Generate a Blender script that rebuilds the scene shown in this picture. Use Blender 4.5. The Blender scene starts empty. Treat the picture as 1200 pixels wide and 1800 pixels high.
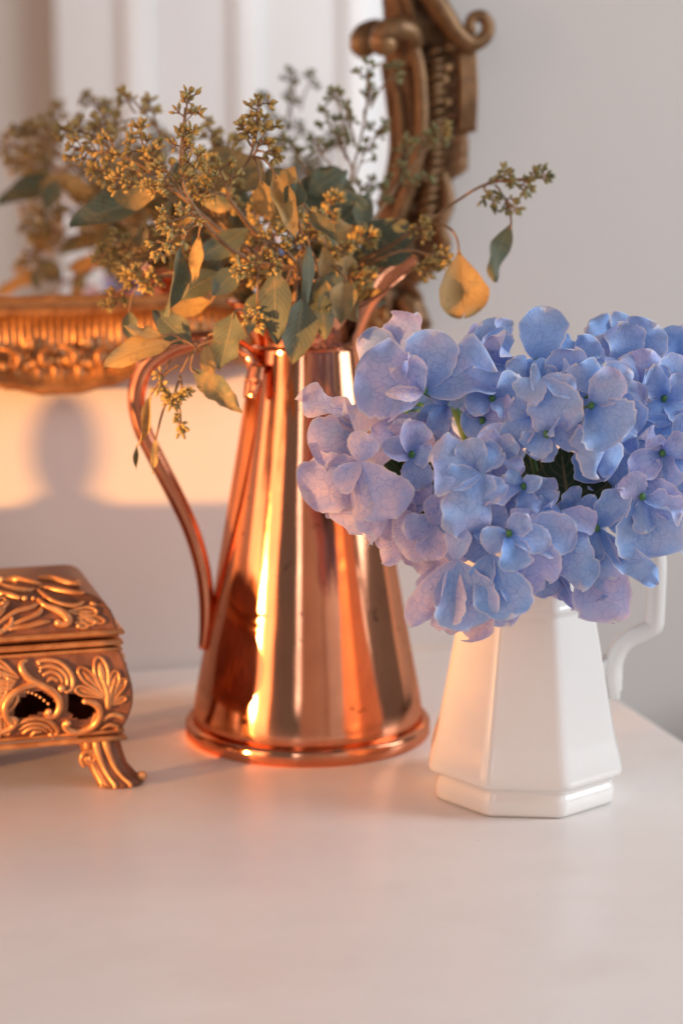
import bpy, math, random
import numpy as np
from mathutils import Vector, noise as mnoise

random.seed(7)
R = math.radians
sc = bpy.context.scene
col = sc.collection

# ------------------------------------------------------------------ camera
CAM_H, FPX, PITCH = 0.42, 3600.0, math.atan(675 / 3600.0)
cam_d = bpy.data.cameras.new('camera')
cam = bpy.data.objects.new('camera', cam_d)
col.objects.link(cam)
cam.location = (0, 0, CAM_H)
cam.rotation_euler = (math.pi / 2 - PITCH, 0, 0)
cam_d.sensor_fit = 'VERTICAL'
cam_d.sensor_height = 36.0
cam_d.sensor_width = 24.0
cam_d.lens = 72.0
cam_d.clip_start = 0.05
cam_d.clip_end = 100
cam_d.dof.use_dof = True
cam_d.dof.focus_distance = 1.185
cam_d.dof.aperture_fstop = 4.2
cam_d.dof.aperture_blades = 0
sc.camera = cam

# ------------------------------------------------------------------ world, lamps, exposure
world = bpy.data.worlds.new('World')
sc.world = world
world.use_nodes = True
bg = world.node_tree.nodes['Background']
bg.inputs['Color'].default_value = (0.80, 0.78, 0.80, 1)
bg.inputs['Strength'].default_value = 0.18

def aim(o, target):
    o.rotation_euler = (Vector(target) - o.location).to_track_quat('-Z', 'Y').to_euler()

def area(name, loc, target, sx, sy, power, color):
    d = bpy.data.lights.new(name, 'AREA')
    d.shape = 'RECTANGLE'; d.size = sx; d.size_y = sy
    d.energy = power; d.color = color
    o = bpy.data.objects.new(name, d); col.objects.link(o)
    o.location = loc; aim(o, target)
    return o

# low evening sun coming in from the left through a window
SUN_DIR = Vector((0.81, 0.585, -0.022)).normalized()
sd = bpy.data.lights.new('evening_sun', 'SPOT')
sd.energy = 2800; sd.color = (1.0, 0.43, 0.12); sd.shadow_soft_size = 0.058
sd.spot_size = 2 * math.atan(0.31 / 5.0); sd.spot_blend = 0.45
so = bpy.data.objects.new('evening_sun', sd); col.objects.link(so)
SUN_AIM = Vector((-0.165, 1.435, 0.17))
so.location = SUN_AIM - SUN_DIR * 5.0
aim(so, SUN_AIM)
so.scale = (1.0, 1.0, 1.0)
# daylight windows behind and right; added warm bounce fill at left
area('window_behind', (0.25, -1.7, 1.2), (0.0, 1.4, 0.1), 2.0, 1.8, 36, (0.97, 0.96, 1.0))
area('window_right', (1.75, 1.0, 0.9), (0.6, 0.1, 0.2), 1.1, 1.4, 31, (0.94, 0.97, 1.0))
area('window_left', (-2.3, 0.2, 0.75), (-0.2, 1.4, 0.1), 2.4, 1.7, 36, (1.0, 0.52, 0.28))

vs = sc.view_settings
vs.view_transform = 'Standard'; vs.look = 'None'; vs.exposure = 0.25; vs.gamma = 1.0
sc.render.film_transparent = False
sc.cycles.max_bounces = 10
sc.cycles.sample_clamp_indirect = 6
sc.cycles.use_denoising = True

# ------------------------------------------------------------------ pixel -> world helpers (1200 x 1800 photograph)
cp, sp = math.cos(PITCH), math.sin(PITCH)
def ray(x, y):
    u = (x - 600) / FPX; v = (900 - y) / FPX
    return Vector((u, cp + v * sp, -sp + v * cp))
def P(x, y, Y):
    d = ray(x, y); t = Y / d.y
    return Vector((0, 0, CAM_H)) + d * t
def MPP(Y):
    return Y / FPX
WA = R(16.0)
E = Vector((math.cos(WA), math.sin(WA), 0))        # along the wall, to the right
N = Vector((math.sin(WA), -math.cos(WA), 0))       # out of the wall, to the viewer
W0 = Vector((-0.1617, 1.567, 0))
UP = Vector((0, 0, 1))
CAMLOC = Vector((0, 0, CAM_H))
def W(x, y, off=0.0):
    d = ray(x, y)
    t = (W0 + N * off - CAMLOC).dot(N) / d.dot(N)
    return CAMLOC + d * t

# ------------------------------------------------------------------ mesh helpers
def catmull(pts, n=6):
    pts = [Vector(p) for p in pts]
    if len(pts) < 3:
        return [pts[0].lerp(pts[-1], i / n) for i in range(n + 1)]
    out = []
    q = [pts[0] * 2 - pts[1]] + pts + [pts[-1] * 2 - pts[-2]]
    for i in range(1, len(q) - 2):
        p0, p1, p2, p3 = q[i - 1], q[i], q[i + 1], q[i + 2]
        for k in range(n):
            t = k / n
            out.append(0.5 * ((2 * p1) + (p2 - p0) * t + (2 * p0 - 5 * p1 + 4 * p2 - p3) * t * t + (3 * p1 - p0 - 3 * p2 + p3) * t ** 3))
    out.append(pts[-1])
    return out

def lerp_list(vals, n):
    if not isinstance(vals, (list, tuple)):
        return [vals] * n
    m = len(vals) - 1
    out = []
    for i in range(n):
        t = i / max(1, n - 1) * m
        k = min(int(t), m - 1); f = t - k
        out.append(vals[k] * (1 - f) + vals[k + 1] * f)
    return out

class MB:
    def __init__(s):
        s.v = []; s.f = []; s.uv = None; s.uv2 = None
    def add(s, vs, fs):
        o = len(s.v)
        s.v += [tuple(a) for a in vs]
        s.f += [tuple(i + o for i in f) for f in fs]
    def tube(s, pts, rad, seg=8, sub=6, caps=True, flat=1.0, nrm=None, smooth=True):
        c = catmull(pts, sub) if smooth else [Vector(p) for p in pts]
        n = len(c); rr = lerp_list(rad, n)
        t0 = (c[1] - c[0]).normalized()
        ref = nrm if nrm is not None else (Vector((0, 0, 1)) if abs(t0.z) < 0.9 else Vector((1, 0, 0)))
        vs = []
        side = None
        for i in range(n):
            t = (c[min(i + 1, n - 1)] - c[max(i - 1, 0)])
            if t.length < 1e-9: t = t0
            t.normalize()
            if nrm is not None:
                b = t.cross(nrm)
                if b.length < 1e-6: b = side or t.orthogonal()
                b.normalize(); a = b.cross(t).normalized()
            else:
                if side is None:
                    b = t.cross(ref).normalized()
                else:
                    b = (side - t * side.dot(t)).normalized()
                a = b.cross(t).normalized()
            side = b
            for k in range(seg):
                th = 2 * math.pi * k / seg
                vs.append(c[i] + b * (math.cos(th) * rr[i]) + a * (math.sin(th) * rr[i] * flat))
        fs = []
        for i in range(n - 1):
            for k in range(seg):
                k2 = (k + 1) % seg
                fs.append((i * seg + k, i * seg + k2, (i + 1) * seg + k2, (i + 1) * seg + k))
        if caps:
            fs.append(tuple(range(seg - 1, -1, -1)))
            fs.append(tuple((n - 1) * seg + k for k in range(seg)))
        s.add(vs, fs)
    def ball(s, c, r, seg=10, rings=6, sc_=(1, 1, 1), axes=None):
        c = Vector(c)
        ax = axes or (Vector((1, 0, 0)), Vector((0, 1, 0)), Vector((0, 0, 1)))
        vs = [c + ax[2] * (r * sc_[2])]
        for i in range(1, rings):
            ph = math.pi * i / rings
            for k in range(seg):
                th = 2 * math.pi * k / seg
                vs.append(c + ax[0] * (r * sc_[0] * math.sin(ph) * math.cos(th)) + ax[1] * (r * sc_[1] * math.sin(ph) * math.sin(th)) + ax[2] * (r * sc_[2] * math.cos(ph)))
        vs.append(c - ax[2] * (r * sc_[2]))
        fs = []
        for k in range(seg):
            fs.append((0, 1 + k, 1 + (k + 1) % seg))
            b = 1 + (rings - 2) * seg
            fs.append((len(vs) - 1, b + (k + 1) % seg, b + k))
        for i in range(rings - 2):
            for k in range(seg):
                a = 1 + i * seg; b = a + seg
                fs.append((a + k, b + k, b + (k + 1) % seg, a + (k + 1) % seg))
        s.add(vs, fs)
    def loft(s, rings, closed=True, cap0=False, cap1=False):
        n = len(rings[0]); vs = []
        for r in rings: vs += list(r)
        fs = []
        for i in range(len(rings) - 1):
            for k in range(n if closed else n - 1):
                k2 = (k + 1) % n
                fs.append((i * n + k, i * n + k2, (i + 1) * n + k2, (i + 1) * n + k))
        if cap0: fs.append(tuple(range(n - 1, -1, -1)))
        if cap1: fs.append(tuple((len(rings) - 1) * n + k for k in range(n)))
        s.add(vs, fs)
    def box(s, o, ax, ay, az):
        o = Vector(o)
        vs = [o + ax * i + ay * j + az * k for k in (0, 1) for j in (0, 1) for i in (0, 1)]
        s.add(vs, [(0, 2, 3, 1), (4, 5, 7, 6), (0, 1, 5, 4), (2, 6, 7, 3), (0, 4, 6, 2), (1, 3, 7, 5)])
    def build(s, name, mat, parent=None, origin=None, smooth=True, attr=None, bevel=None):
        if origin is None:
            origin = Vector(parent['_o']) if parent is not None and '_o' in parent else Vector((0, 0, 0))
        me = bpy.data.meshes.new(name)
        me.from_pydata([(a[0] - origin[0], a[1] - origin[1], a[2] - origin[2]) for a in s.v], [], s.f)
        if smooth:
            me.polygons.foreach_set('use_smooth', [True] * len(me.polygons))
        me.materials.append(mat)
        li = np.zeros(len(me.loops), dtype=np.int32); me.loops.foreach_get('vertex_index', li)
        for nm, u in (('UVMap', s.uv), ('flat', s.uv2)):
            if u is not None:
                l = me.uv_layers.new(name=nm)
                l.data.foreach_set('uv', np.array(u, dtype=np.float32)[li].ravel())
        if attr:
            for k, val in attr.items():
                a = me.attributes.new(k, 'FLOAT', 'POINT')
                a.data.foreach_set('value', [val] * len(me.vertices))
        me.update()
        o = bpy.data.objects.new(name, me); col.objects.link(o)
        if parent is not None:
            o.parent = parent
            o['_o'] = tuple(origin)
        else:
            o.location = origin
            o['_o'] = tuple(origin)
        if bevel:
            m = o.modifiers.new('bevel', 'BEVEL'); m.width = bevel; m.segments = 3; m.limit_method = 'ANGLE'
        return o

def thing(name, label, cat, loc, group=None):
    o = bpy.data.objects.new(name, None); col.objects.link(o)
    o.location = loc; o.empty_display_size = 0.02
    o['_o'] = tuple(loc); o['label'] = label; o['category'] = cat
    if group: o['group'] = group
    return o
def tag(o, label, cat, group=None):
    o['label'] = label; o['category'] = cat
    if group: o['group'] = group
    return o
def struct(o):
    o['kind'] = 'structure'; return o

# ------------------------------------------------------------------ materials
def new_mat(name):
    m = bpy.data.materials.new(name); m.use_nodes = True
    nt = m.node_tree; b = nt.nodes['Principled BSDF']
    return m, nt, b
def nd(nt, t, **kw):
    n = nt.nodes.new(t)
    for k, v in kw.items():
        if k in n.inputs: n.inputs[k].default_value = v
        else: setattr(n, k, v)
    return n
def ramp(nt, fac, stops):
    r = nt.nodes.new('ShaderNodeValToRGB')
    cr = r.color_ramp
    while len(cr.elements) < len(stops): cr.elements.new(0.5)
    for e, (p, c) in zip(cr.elements, stops):
        e.position = p; e.color = c if len(c) == 4 else (*c, 1)
    nt.links.new(fac, r.inputs['Fac'])
    return r.outputs['Color']
def mixc(nt, fac, a, b, mode='MIX'):
    m = nt.nodes.new('ShaderNodeMix'); m.data_type = 'RGBA'; m.blend_type = mode
    for sock, val in ((m.inputs[0], fac), (m.inputs[6], a), (m.inputs[7], b)):
        if hasattr(val, 'is_linked') or isinstance(val, bpy.types.NodeSocket): nt.links.new(val, sock)
        elif isinstance(val, (int, float)): sock.default_value = val
        else: sock.default_value = (*val, 1) if len(val) == 3 else val
    return m.outputs[2]
def math_(nt, op, a, b=0.0, c=0.0):
    m = nt.nodes.new('ShaderNodeMath'); m.operation = op
    for i, val in enumerate((a, b, c)):
        if isinstance(val, bpy.types.NodeSocket): nt.links.new(val, m.inputs[i])
        else: m.inputs[i].default_value = val
    return m.outputs[0]
def maprange(nt, v, a, b, c=0.0, d=1.0):
    m = nt.nodes.new('ShaderNodeMapRange'); m.clamp = True
    nt.links.new(v, m.inputs[0])
    for i, x in enumerate((a, b, c, d)): m.inputs[i + 1].default_value = x
    return m.outputs[0]
def bump(nt, b, h, strength=0.2, dist=0.001):
    n = nt.nodes.new('ShaderNodeBump'); n.inputs['Strength'].default_value = strength; n.inputs['Distance'].default_value = dist
    nt.links.new(h, n.inputs['Height']); nt.links.new(n.outputs[0], b.inputs['Normal'])
def objco(nt):
    return nt.nodes.new('ShaderNodeTexCoord').outputs['Object']
def tex_noise(nt, vec, scale, detail=4, rough=0.55, dist=0.0):
    n = nt.nodes.new('ShaderNodeTexNoise')
    n.inputs['Scale'].default_value = scale; n.inputs['Detail'].default_value = detail
    n.inputs['Roughness'].default_value = rough; n.inputs['Distortion'].default_value = dist
    nt.links.new(vec, n.inputs['Vector'])
    return n.outputs['Fac']
def mapping(nt, vec, scale):
    m = nt.nodes.new('ShaderNodeMapping'); m.inputs['Scale'].default_value = scale
    nt.links.new(vec, m.inputs['Vector']); return m.outputs[0]

M = {}
def mk_paint(name, colr, rough, var=0.04, bscale=220, bstr=0.05, coat=0.0):
    m, nt, b = new_mat(name)
    co = objco(nt)
    n1 = tex_noise(nt, co, 3.0, 5); n2 = tex_noise(nt, co, bscale, 3)
    dark = tuple(c * (1 - var * 2) for c in colr)
    c = mixc(nt, maprange(nt, n1, 0.3, 0.7), dark, colr)
    nt.links.new(c, b.inputs['Base Color'])
    nt.links.new(maprange(nt, n1, 0.3, 0.7, rough - 0.06, rough + 0.06), b.inputs['Roughness'])
    b.inputs['Coat Weight'].default_value = coat
    bump(nt, b, n2, bstr, 0.0006)
    M[name] = m
    return m
mk_paint('wall_paint', (0.67, 0.645, 0.625), 0.75, 0.02, 160, 0.10)
mk_paint('table_paint', (0.74, 0.695, 0.67), 0.42, 0.03, 90, 0.05)
mk_paint('white_board', (0.80, 0.80, 0.81), 0.6)
mk_paint('white_batten', (0.90, 0.91, 0.92), 0.45)  # lighter than the boards, standing in for window light on the battens
mk_paint('floor_wood', (0.16, 0.09, 0.05), 0.5, 0.2)
mk_paint('dark_wood', (0.05, 0.03, 0.02), 0.5, 0.2)

# scuffed painted table
def mk_table():
    m, nt, b = new_mat('table_top_paint')
    co = objco(nt)
    streak = tex_noise(nt, mapping(nt, co, (5, 14, 5)), 1.5, 5)
    blot = tex_noise(nt, co, 14, 5)
    spots = tex_noise(nt, co, 260, 2)
    c = mixc(nt, maprange(nt, streak, 0.35, 0.7), (0.79, 0.755, 0.73), (0.82, 0.79, 0.765))
    c = mixc(nt, maprange(nt, blot, 0.52, 0.75, 0, 0.5), c, (0.73, 0.67, 0.63))
    c = mixc(nt, maprange(nt, spots, 0.74, 0.78, 0, 0.55), c, (0.40, 0.33, 0.28))
    nt.links.new(c, b.inputs['Base Color'])
    nt.links.new(maprange(nt, blot, 0.3, 0.7, 0.30, 0.46), b.inputs['Roughness'])
    h = math_(nt, 'ADD', math_(nt, 'MULTIPLY', streak, 0.6), math_(nt, 'MULTIPLY', tex_noise(nt, co, 120, 3), 0.4))
    bump(nt, b, h, 0.05, 0.0008)
    M['table_top'] = m
mk_table()

def mk_copper():
    m, nt, b = new_mat('copper')
    co = objco(nt)
    st = tex_noise(nt, mapping(nt, co, (70, 70, 5)), 1.0, 4)
    bl = tex_noise(nt, co, 22, 5, 0.6, 0.6)
    sp_ = tex_noise(nt, co, 95, 3)
    c = mixc(nt, maprange(nt, bl, 0.38, 0.72), (0.84, 0.35, 0.19), (0.70, 0.28, 0.155))
    c = mixc(nt, maprange(nt, st, 0.5, 0.75, 0, 0.45), c, (0.55, 0.27, 0.18))
    c = mixc(nt, maprange(nt, sp_, 0.68, 0.74, 0, 0.7), c, (0.14, 0.06, 0.04))
    tarn = tex_noise(nt, mapping(nt, co, (1, 1, 0.45)), 9, 6, 0.65, 1.2)
    c = mixc(nt, maprange(nt, tarn, 0.45, 0.72, 0, 0.75), c, (0.40, 0.17, 0.10))
    gl_ = nt.nodes.new('ShaderNodeBsdfGlossy'); gl_.distribution = 'BECKMANN'
    nt.links.new(c, gl_.inputs['Color'])
    nt.links.new(maprange(nt, bl, 0.3, 0.75, 0.115, 0.165), gl_.inputs['Roughness'])
    nt.nodes.remove(b); b = gl_
    g2 = nt.nodes.new('ShaderNodeBsdfGlossy'); g2.distribution = 'BECKMANN'; g2.inputs['Roughness'].default_value = 0.34
    nt.links.new(c, g2.inputs['Color'])
    mxs = nt.nodes.new('ShaderNodeMixShader')
    nt.links.new(maprange(nt, tarn, 0.40, 0.70, 0.0, 0.09), mxs.inputs[0])
    nt.links.new(gl_.outputs[0], mxs.inputs[1]); nt.links.new(g2.outputs[0], mxs.inputs[2])
    nt.links.new(mxs.outputs[0], nt.nodes['Material Output'].inputs['Surface'])
    dents = nt.nodes.new('ShaderNodeTexNoise'); dents.inputs['Scale'].default_value = 16; dents.inputs['Detail'].default_value = 2
    nt.links.new(mapping(nt, co, (1, 1, 0.6)), dents.inputs['Vector'])
    h = math_(nt, 'ADD', math_(nt, 'MULTIPLY', dents.outputs['Fac'], 1.0), math_(nt, 'MULTIPLY', tex_noise(nt, co, 140, 3), 0.02))
    bump(nt, b, h, 0.13, 0.006)
    M['copper'] = m
mk_copper()

def mk_ceramic():
    m, nt, b = new_mat('white_ironstone')
    co = objco(nt)
    n = tex_noise(nt, co, 40, 3)
    c = mixc(nt, maprange(nt, tex_noise(nt, co, 9, 4), 0.3, 0.7), (0.80, 0.785, 0.765), (0.84, 0.83, 0.815))
    nt.links.new(c, b.inputs['Base Color'])
    b.inputs['Roughness'].default_value = 0.17
    b.inputs['Coat Weight'].default_value = 0.5; b.inputs['Coat Roughness'].default_value = 0.06
    b.inputs['Subsurface Weight'].default_value = 0.08
    b.inputs['Subsurface Radius'].default_value = (0.006, 0.005, 0.004)
    bump(nt, b, n, 0.06, 0.0015)
    M['ceramic'] = m
mk_ceramic()

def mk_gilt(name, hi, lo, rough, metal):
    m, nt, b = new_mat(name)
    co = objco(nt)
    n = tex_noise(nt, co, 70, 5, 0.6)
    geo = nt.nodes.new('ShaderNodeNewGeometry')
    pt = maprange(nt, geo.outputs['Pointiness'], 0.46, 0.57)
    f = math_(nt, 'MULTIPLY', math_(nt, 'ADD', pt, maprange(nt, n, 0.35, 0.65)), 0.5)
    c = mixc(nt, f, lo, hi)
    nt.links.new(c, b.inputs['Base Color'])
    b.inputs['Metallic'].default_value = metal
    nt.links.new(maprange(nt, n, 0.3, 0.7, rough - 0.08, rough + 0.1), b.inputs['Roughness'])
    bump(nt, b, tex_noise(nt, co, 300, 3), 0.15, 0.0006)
    M[name] = m
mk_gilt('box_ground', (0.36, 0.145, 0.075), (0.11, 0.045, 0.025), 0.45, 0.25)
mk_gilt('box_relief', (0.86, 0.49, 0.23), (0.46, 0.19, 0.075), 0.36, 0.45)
mk_gilt('frame_gold', (0.62, 0.31, 0.105), (0.26, 0.105, 0.035), 0.36, 0.4)
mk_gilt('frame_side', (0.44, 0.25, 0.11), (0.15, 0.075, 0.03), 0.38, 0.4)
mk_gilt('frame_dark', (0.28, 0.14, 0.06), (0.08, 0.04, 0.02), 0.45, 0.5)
mm, nt, b = new_mat('mirror_glass')
b.inputs['Base Color'].default_value = (0.95, 0.96, 0.96, 1); b.inputs['Metallic'].default_value = 1
nt.links.new(maprange(nt, tex_noise(nt, objco(nt), 60, 4), 0.4, 0.8, 0.0, 0.03), b.inputs['Roughness'])
M['mirror'] = mm

def mk_petal():
    m, nt, b = new_mat('hydrangea_petal')
    fl = nd(nt, 'ShaderNodeUVMap', uv_map='flat').outputs[0]
    uv = nd(nt, 'ShaderNodeUVMap', uv_map='UVMap').outputs[0]
    s1 = nt.nodes.new('ShaderNodeSeparateXYZ'); nt.links.new(uv, s1.inputs[0])
    s2 = nt.nodes.new('ShaderNodeSeparateXYZ'); nt.links.new(fl, s2.inputs[0])
    u = s1.outputs[0]; v = s1.outputs[1]
    edge = math_(nt, 'ABSOLUTE', math_(nt, 'SUBTRACT', math_(nt, 'MULTIPLY', v, 2.0), 1.0))
    pink = nd(nt, 'ShaderNodeAttribute', attribute_name='pink').outputs['Fac']  # petal tint; on the left head it paints in warm sunlight
    deep = nd(nt, 'ShaderNodeAttribute', attribute_name='deep').outputs['Fac']
    # radial vein net
    ang = math_(nt, 'ARCTAN2', s2.outputs[1], math_(nt, 'ADD', s2.outputs[0], 0.06))
    rad = math_(nt, 'SQRT', math_(nt, 'ADD', math_(nt, 'POWER', s2.outputs[0], 2.0), math_(nt, 'POWER', s2.outputs[1], 2.0)))
    cb = nt.nodes.new('ShaderNodeCombineXYZ')
    nt.links.new(math_(nt, 'MULTIPLY', ang, 3.4), cb.inputs[0]); nt.links.new(math_(nt, 'MULTIPLY', rad, 3.6), cb.inputs[1])
    nt.links.new(math_(nt, 'MULTIPLY', pink, 17.0), cb.inputs[2])
    dn = nd(nt, 'ShaderNodeTexNoise'); dn.inputs['Scale'].default_value = 3.0; nt.links.new(cb.outputs[0], dn.inputs['Vector'])
    va = nt.nodes.new('ShaderNodeVectorMath'); va.operation = 'MULTIPLY_ADD'
    nt.links.new(dn.outputs['Color'], va.inputs[0]); va.inputs[1].default_value = (0.35, 0.35, 0); nt.links.new(cb.outputs[0], va.inputs[2])
    vo = nt.nodes.new('ShaderNodeTexVoronoi'); vo.feature = 'DISTANCE_TO_EDGE'; vo.inputs['Scale'].default_value = 1.7
    nt.links.new(va.outputs[0], vo.inputs['Vector'])
    vein = maprange(nt, vo.outputs['Distance'], 0.0, 0.075, 1.0, 0.0)
    vo2 = nt.nodes.new('ShaderNodeTexVoronoi'); vo2.feature = 'DISTANCE_TO_EDGE'; vo2.inputs['Scale'].default_value = 4.4
    nt.links.new(va.outputs[0], vo2.inputs['Vector'])
    vein2 = maprange(nt, vo2.outputs['Distance'], 0.0, 0.10, 0.45, 0.0)
    vein = math_(nt, 'MAXIMUM', vein, vein2)
    vfade = math_(nt, 'MULTIPLY', maprange(nt, edge, 0.55, 1.0, 1.0, 0.15), maprange(nt, u, 0.35, 1.0, 1.0, 0.45))
    patch = tex_noise(nt, fl, 2.2, 4)
    pk = math_(nt, 'ADD', pink, maprange(nt, patch, 0.3, 0.7, -0.22, 0.22))
    pk = math_(nt, 'ADD', pk, maprange(nt, math_(nt, 'MAXIMUM', edge, u), 0.72, 1.0, 0.0, 0.16))
    base = ramp(nt, pk, [(0.0, (0.29, 0.49, 0.89)), (0.35, (0.43, 0.575, 0.90)), (0.65, (0.59, 0.59, 0.89)), (0.88, (0.80, 0.68, 0.86)), (1.0, (0.90, 0.74, 0.80))])
    c = mixc(nt, math_(nt, 'MULTIPLY', math_(nt, 'MULTIPLY', vein, vfade), 0.55), base, (0.13, 0.25, 0.68))
    c = mixc(nt, math_(nt, 'MULTIPLY', maprange(nt, u, 0.02, 0.42, 0.75, 0.0), deep), c, (0.055, 0.20, 0.70))
    rim = math_(nt, 'MAXIMUM', maprange(nt, edge, 0.91, 0.98, 0.0, 0.75), maprange(nt, u, 0.955, 0.99, 0.0, 0.75))
    c = mixc(nt, rim, c, (0.82, 0.80, 0.86))
    nt.links.new(c, b.inputs['Base Color'])
    b.inputs['Roughness'].default_value = 0.62
    b.inputs['Specular IOR Level'].default_value = 0.25
    b.inputs['Sheen Weight'].default_value = 0.08
    bump(nt, b, math_(nt, 'ADD', math_(nt, 'MULTIPLY', vein, -0.6), tex_noise(nt, fl, 9, 3)), 0.28, 0.0008)
    tr = nt.nodes.new('ShaderNodeBsdfTranslucent'); nt.links.new(c, tr.inputs['Color'])
    mx = nt.nodes.new('ShaderNodeMixShader'); mx.inputs[0].default_value = 0.16
    out = nt.nodes['Material Output']
    nt.links.new(b.outputs[0], mx.inputs[1]); nt.links.new(tr.outputs[0], mx.inputs[2]); nt.links.new(mx.outputs[0], out.inputs['Surface'])
    M['petal'] = m
mk_petal()

def mk_leaf(name, green, gold, dark):
    m, nt, b = new_mat(name)
    uv = nd(nt, 'ShaderNodeUVMap', uv_map='UVMap').outputs[0]
    s1 = nt.nodes.new('ShaderNodeSeparateXYZ'); nt.links.new(uv, s1.inputs[0])
    edge = math_(nt, 'ABSOLUTE', math_(nt, 'SUBTRACT', math_(nt, 'MULTIPLY', s1.outputs[1], 2.0), 1.0))
    g = nd(nt, 'ShaderNodeAttribute', attribute_name='gold').outputs['Fac']
    co = objco(nt)
    n = tex_noise(nt, co, 55, 5, 0.6, 0.4)
    f = math_(nt, 'ADD', g, maprange(nt, n, 0.25, 0.75, -0.45, 0.45))
    c = mixc(nt, maprange(nt, f, 0.25, 0.75), green, gold)
    c = mixc(nt, maprange(nt, tex_noise(nt, co, 160, 4), 0.56, 0.72, 0, 0.55), c, dark)
    # midrib and side veins
    w = nt.nodes.new('ShaderNodeTexWave'); w.inputs['Scale'].default_value = 3.2; w.inputs['Distortion'].default_value = 1.2
    cb = nt.nodes.new('ShaderNodeCombineXYZ')
    nt.links.new(math_(nt, 'SUBTRACT', s1.outputs[0], math_(nt, 'MULTIPLY', edge, 0.3)), cb.inputs[0])
    nt.links.new(cb.outputs[0], w.inputs['Vector'])
    rib = maprange(nt, edge, 0.0, 0.07, 0.55, 0.0)
    rib = math_(nt, 'MAXIMUM', rib, maprange(nt, w.outputs['Fac'], 0.85, 1.0, 0.0, 0.22))
    c = mixc(nt, rib, c, mixc(nt, g, (0.40, 0.34, 0.19), (0.30, 0.15, 0.04)))
    c = mixc(nt, math_(nt, 'MULTIPLY', maprange(nt, edge, 0.72, 1.0, 0.0, 0.5), maprange(nt, n, 0.4, 0.6)), c, (0.22, 0.12, 0.04))
    nt.links.new(c, b.inputs['Base Color'])
    b.inputs['Roughness'].default_value = 0.6
    bump(nt, b, math_(nt, 'ADD', rib, n), 0.3, 0.0012)
    tr = nt.nodes.new('ShaderNodeBsdfTranslucent'); nt.links.new(c, tr.inputs['Color'])
    mx = nt.nodes.new('ShaderNodeMixShader'); mx.inputs[0].default_value = 0.22
    out = nt.nodes['Material Output']
    nt.links.new(b.outputs[0], mx.inputs[1]); nt.links.new(tr.outputs[0], mx.inputs[2]); nt.links.new(mx.outputs[0], out.inputs['Surface'])
    M[name] = m
mk_leaf('eucalyptus_leaf', (0.115, 0.145, 0.095), (0.48, 0.32, 0.12), (0.10, 0.07, 0.035))
mk_leaf('hydrangea_leaf', (0.02, 0.05, 0.015), (0.03, 0.07, 0.02), (0.01, 0.03, 0.01))
def mk_simple(name, c1, c2, rough, scale=120):
    m, nt, b = new_mat(name)
    n = tex_noise(nt, objco(nt), scale, 4)
    nt.links.new(mixc(nt, maprange(nt, n, 0.35, 0.65), c1, c2), b.inputs['Base Color'])
    b.inputs['Roughness'].default_value = rough
    M[name] = m
mk_simple('seed', (0.24, 0.19, 0.065), (0.54, 0.38, 0.12), 0.5, 150)
mk_simple('seed_green', (0.13, 0.155, 0.075), (0.30, 0.29, 0.12), 0.5, 150)
mk_simple('twig', (0.20, 0.11, 0.05), (0.33, 0.20, 0.10), 0.6, 60)
mk_simple('stem_green', (0.05, 0.12, 0.03), (0.09, 0.17, 0.05), 0.5)
mk_simple('button', (0.05, 0.17, 0.05), (0.10, 0.27, 0.08), 0.45, 400)
mk_simple('curtain', (0.30, 0.25, 0.20), (0.34, 0.28, 0.23), 0.9)
mk_simple('book_cloth', (0.82, 0.60, 0.40), (0.86, 0.64, 0.45), 0.7)

# ------------------------------------------------------------------ setting: wall, floor, panelled wall seen in the mirror
FLOOR = -0.80
mb = MB()
def quadgrid(o, ax, ay, nx, ny):
    vs = [o + ax * (i / nx) + ay * (j / ny) for j in range(ny + 1) for i in range(nx + 1)]
    fs = [(j * (nx + 1) + i, j * (nx + 1) + i + 1, (j + 1) * (nx + 1) + i + 1, (j + 1) * (nx + 1) + i) for j in range(ny) for i in range(nx)]
    mb.add(vs, fs)
mb.box(W0 - E * 1.6 + UP * FLOOR - N * 0.05, E * 3.0, N * 0.05, UP * 2.6)
struct(mb.build('wall', M['wall_paint'], smooth=False))
mb = MB(); mb.box((-3.0, -2.8, FLOOR - 0.02), Vector((6, 0, 0)), Vector((0, 5.2, 0)), Vector((0, 0, 0.02)))
struct(mb.build('floor', M['floor_wood'], smooth=False))
# panelled wall behind the viewer on the right (shows in the mirror)
mc = W(330, 300)
md = (ray(330, 300) - N * (2 * ray(330, 300).dot(N))).normalized(); mdh = Vector((md.x, md.y, 0)).normalized()
pc = Vector((mc.x, mc.y, 0)) + mdh * 2.4
pe = Vector((-mdh.y, mdh.x, 0))
if pe.dot(Vector((1, 0, 0))) < 0: pe = -pe
mb = MB(); mb.box(pc - pe * 1.6 + UP * FLOOR + mdh * 0.06, pe * 1.5, mdh * 0.04, UP * 2.6)
struct(mb.build('side_wall', M['wall_paint'], smooth=False))
mb = MB(); mb.box(pc - pe * 0.247 + UP * FLOOR + mdh * 0.0, pe * 1.5, mdh * 0.04, UP * 2.6)
pw = mb.build('panelled_wall', M['white_board'], smooth=False); struct(pw)

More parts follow.
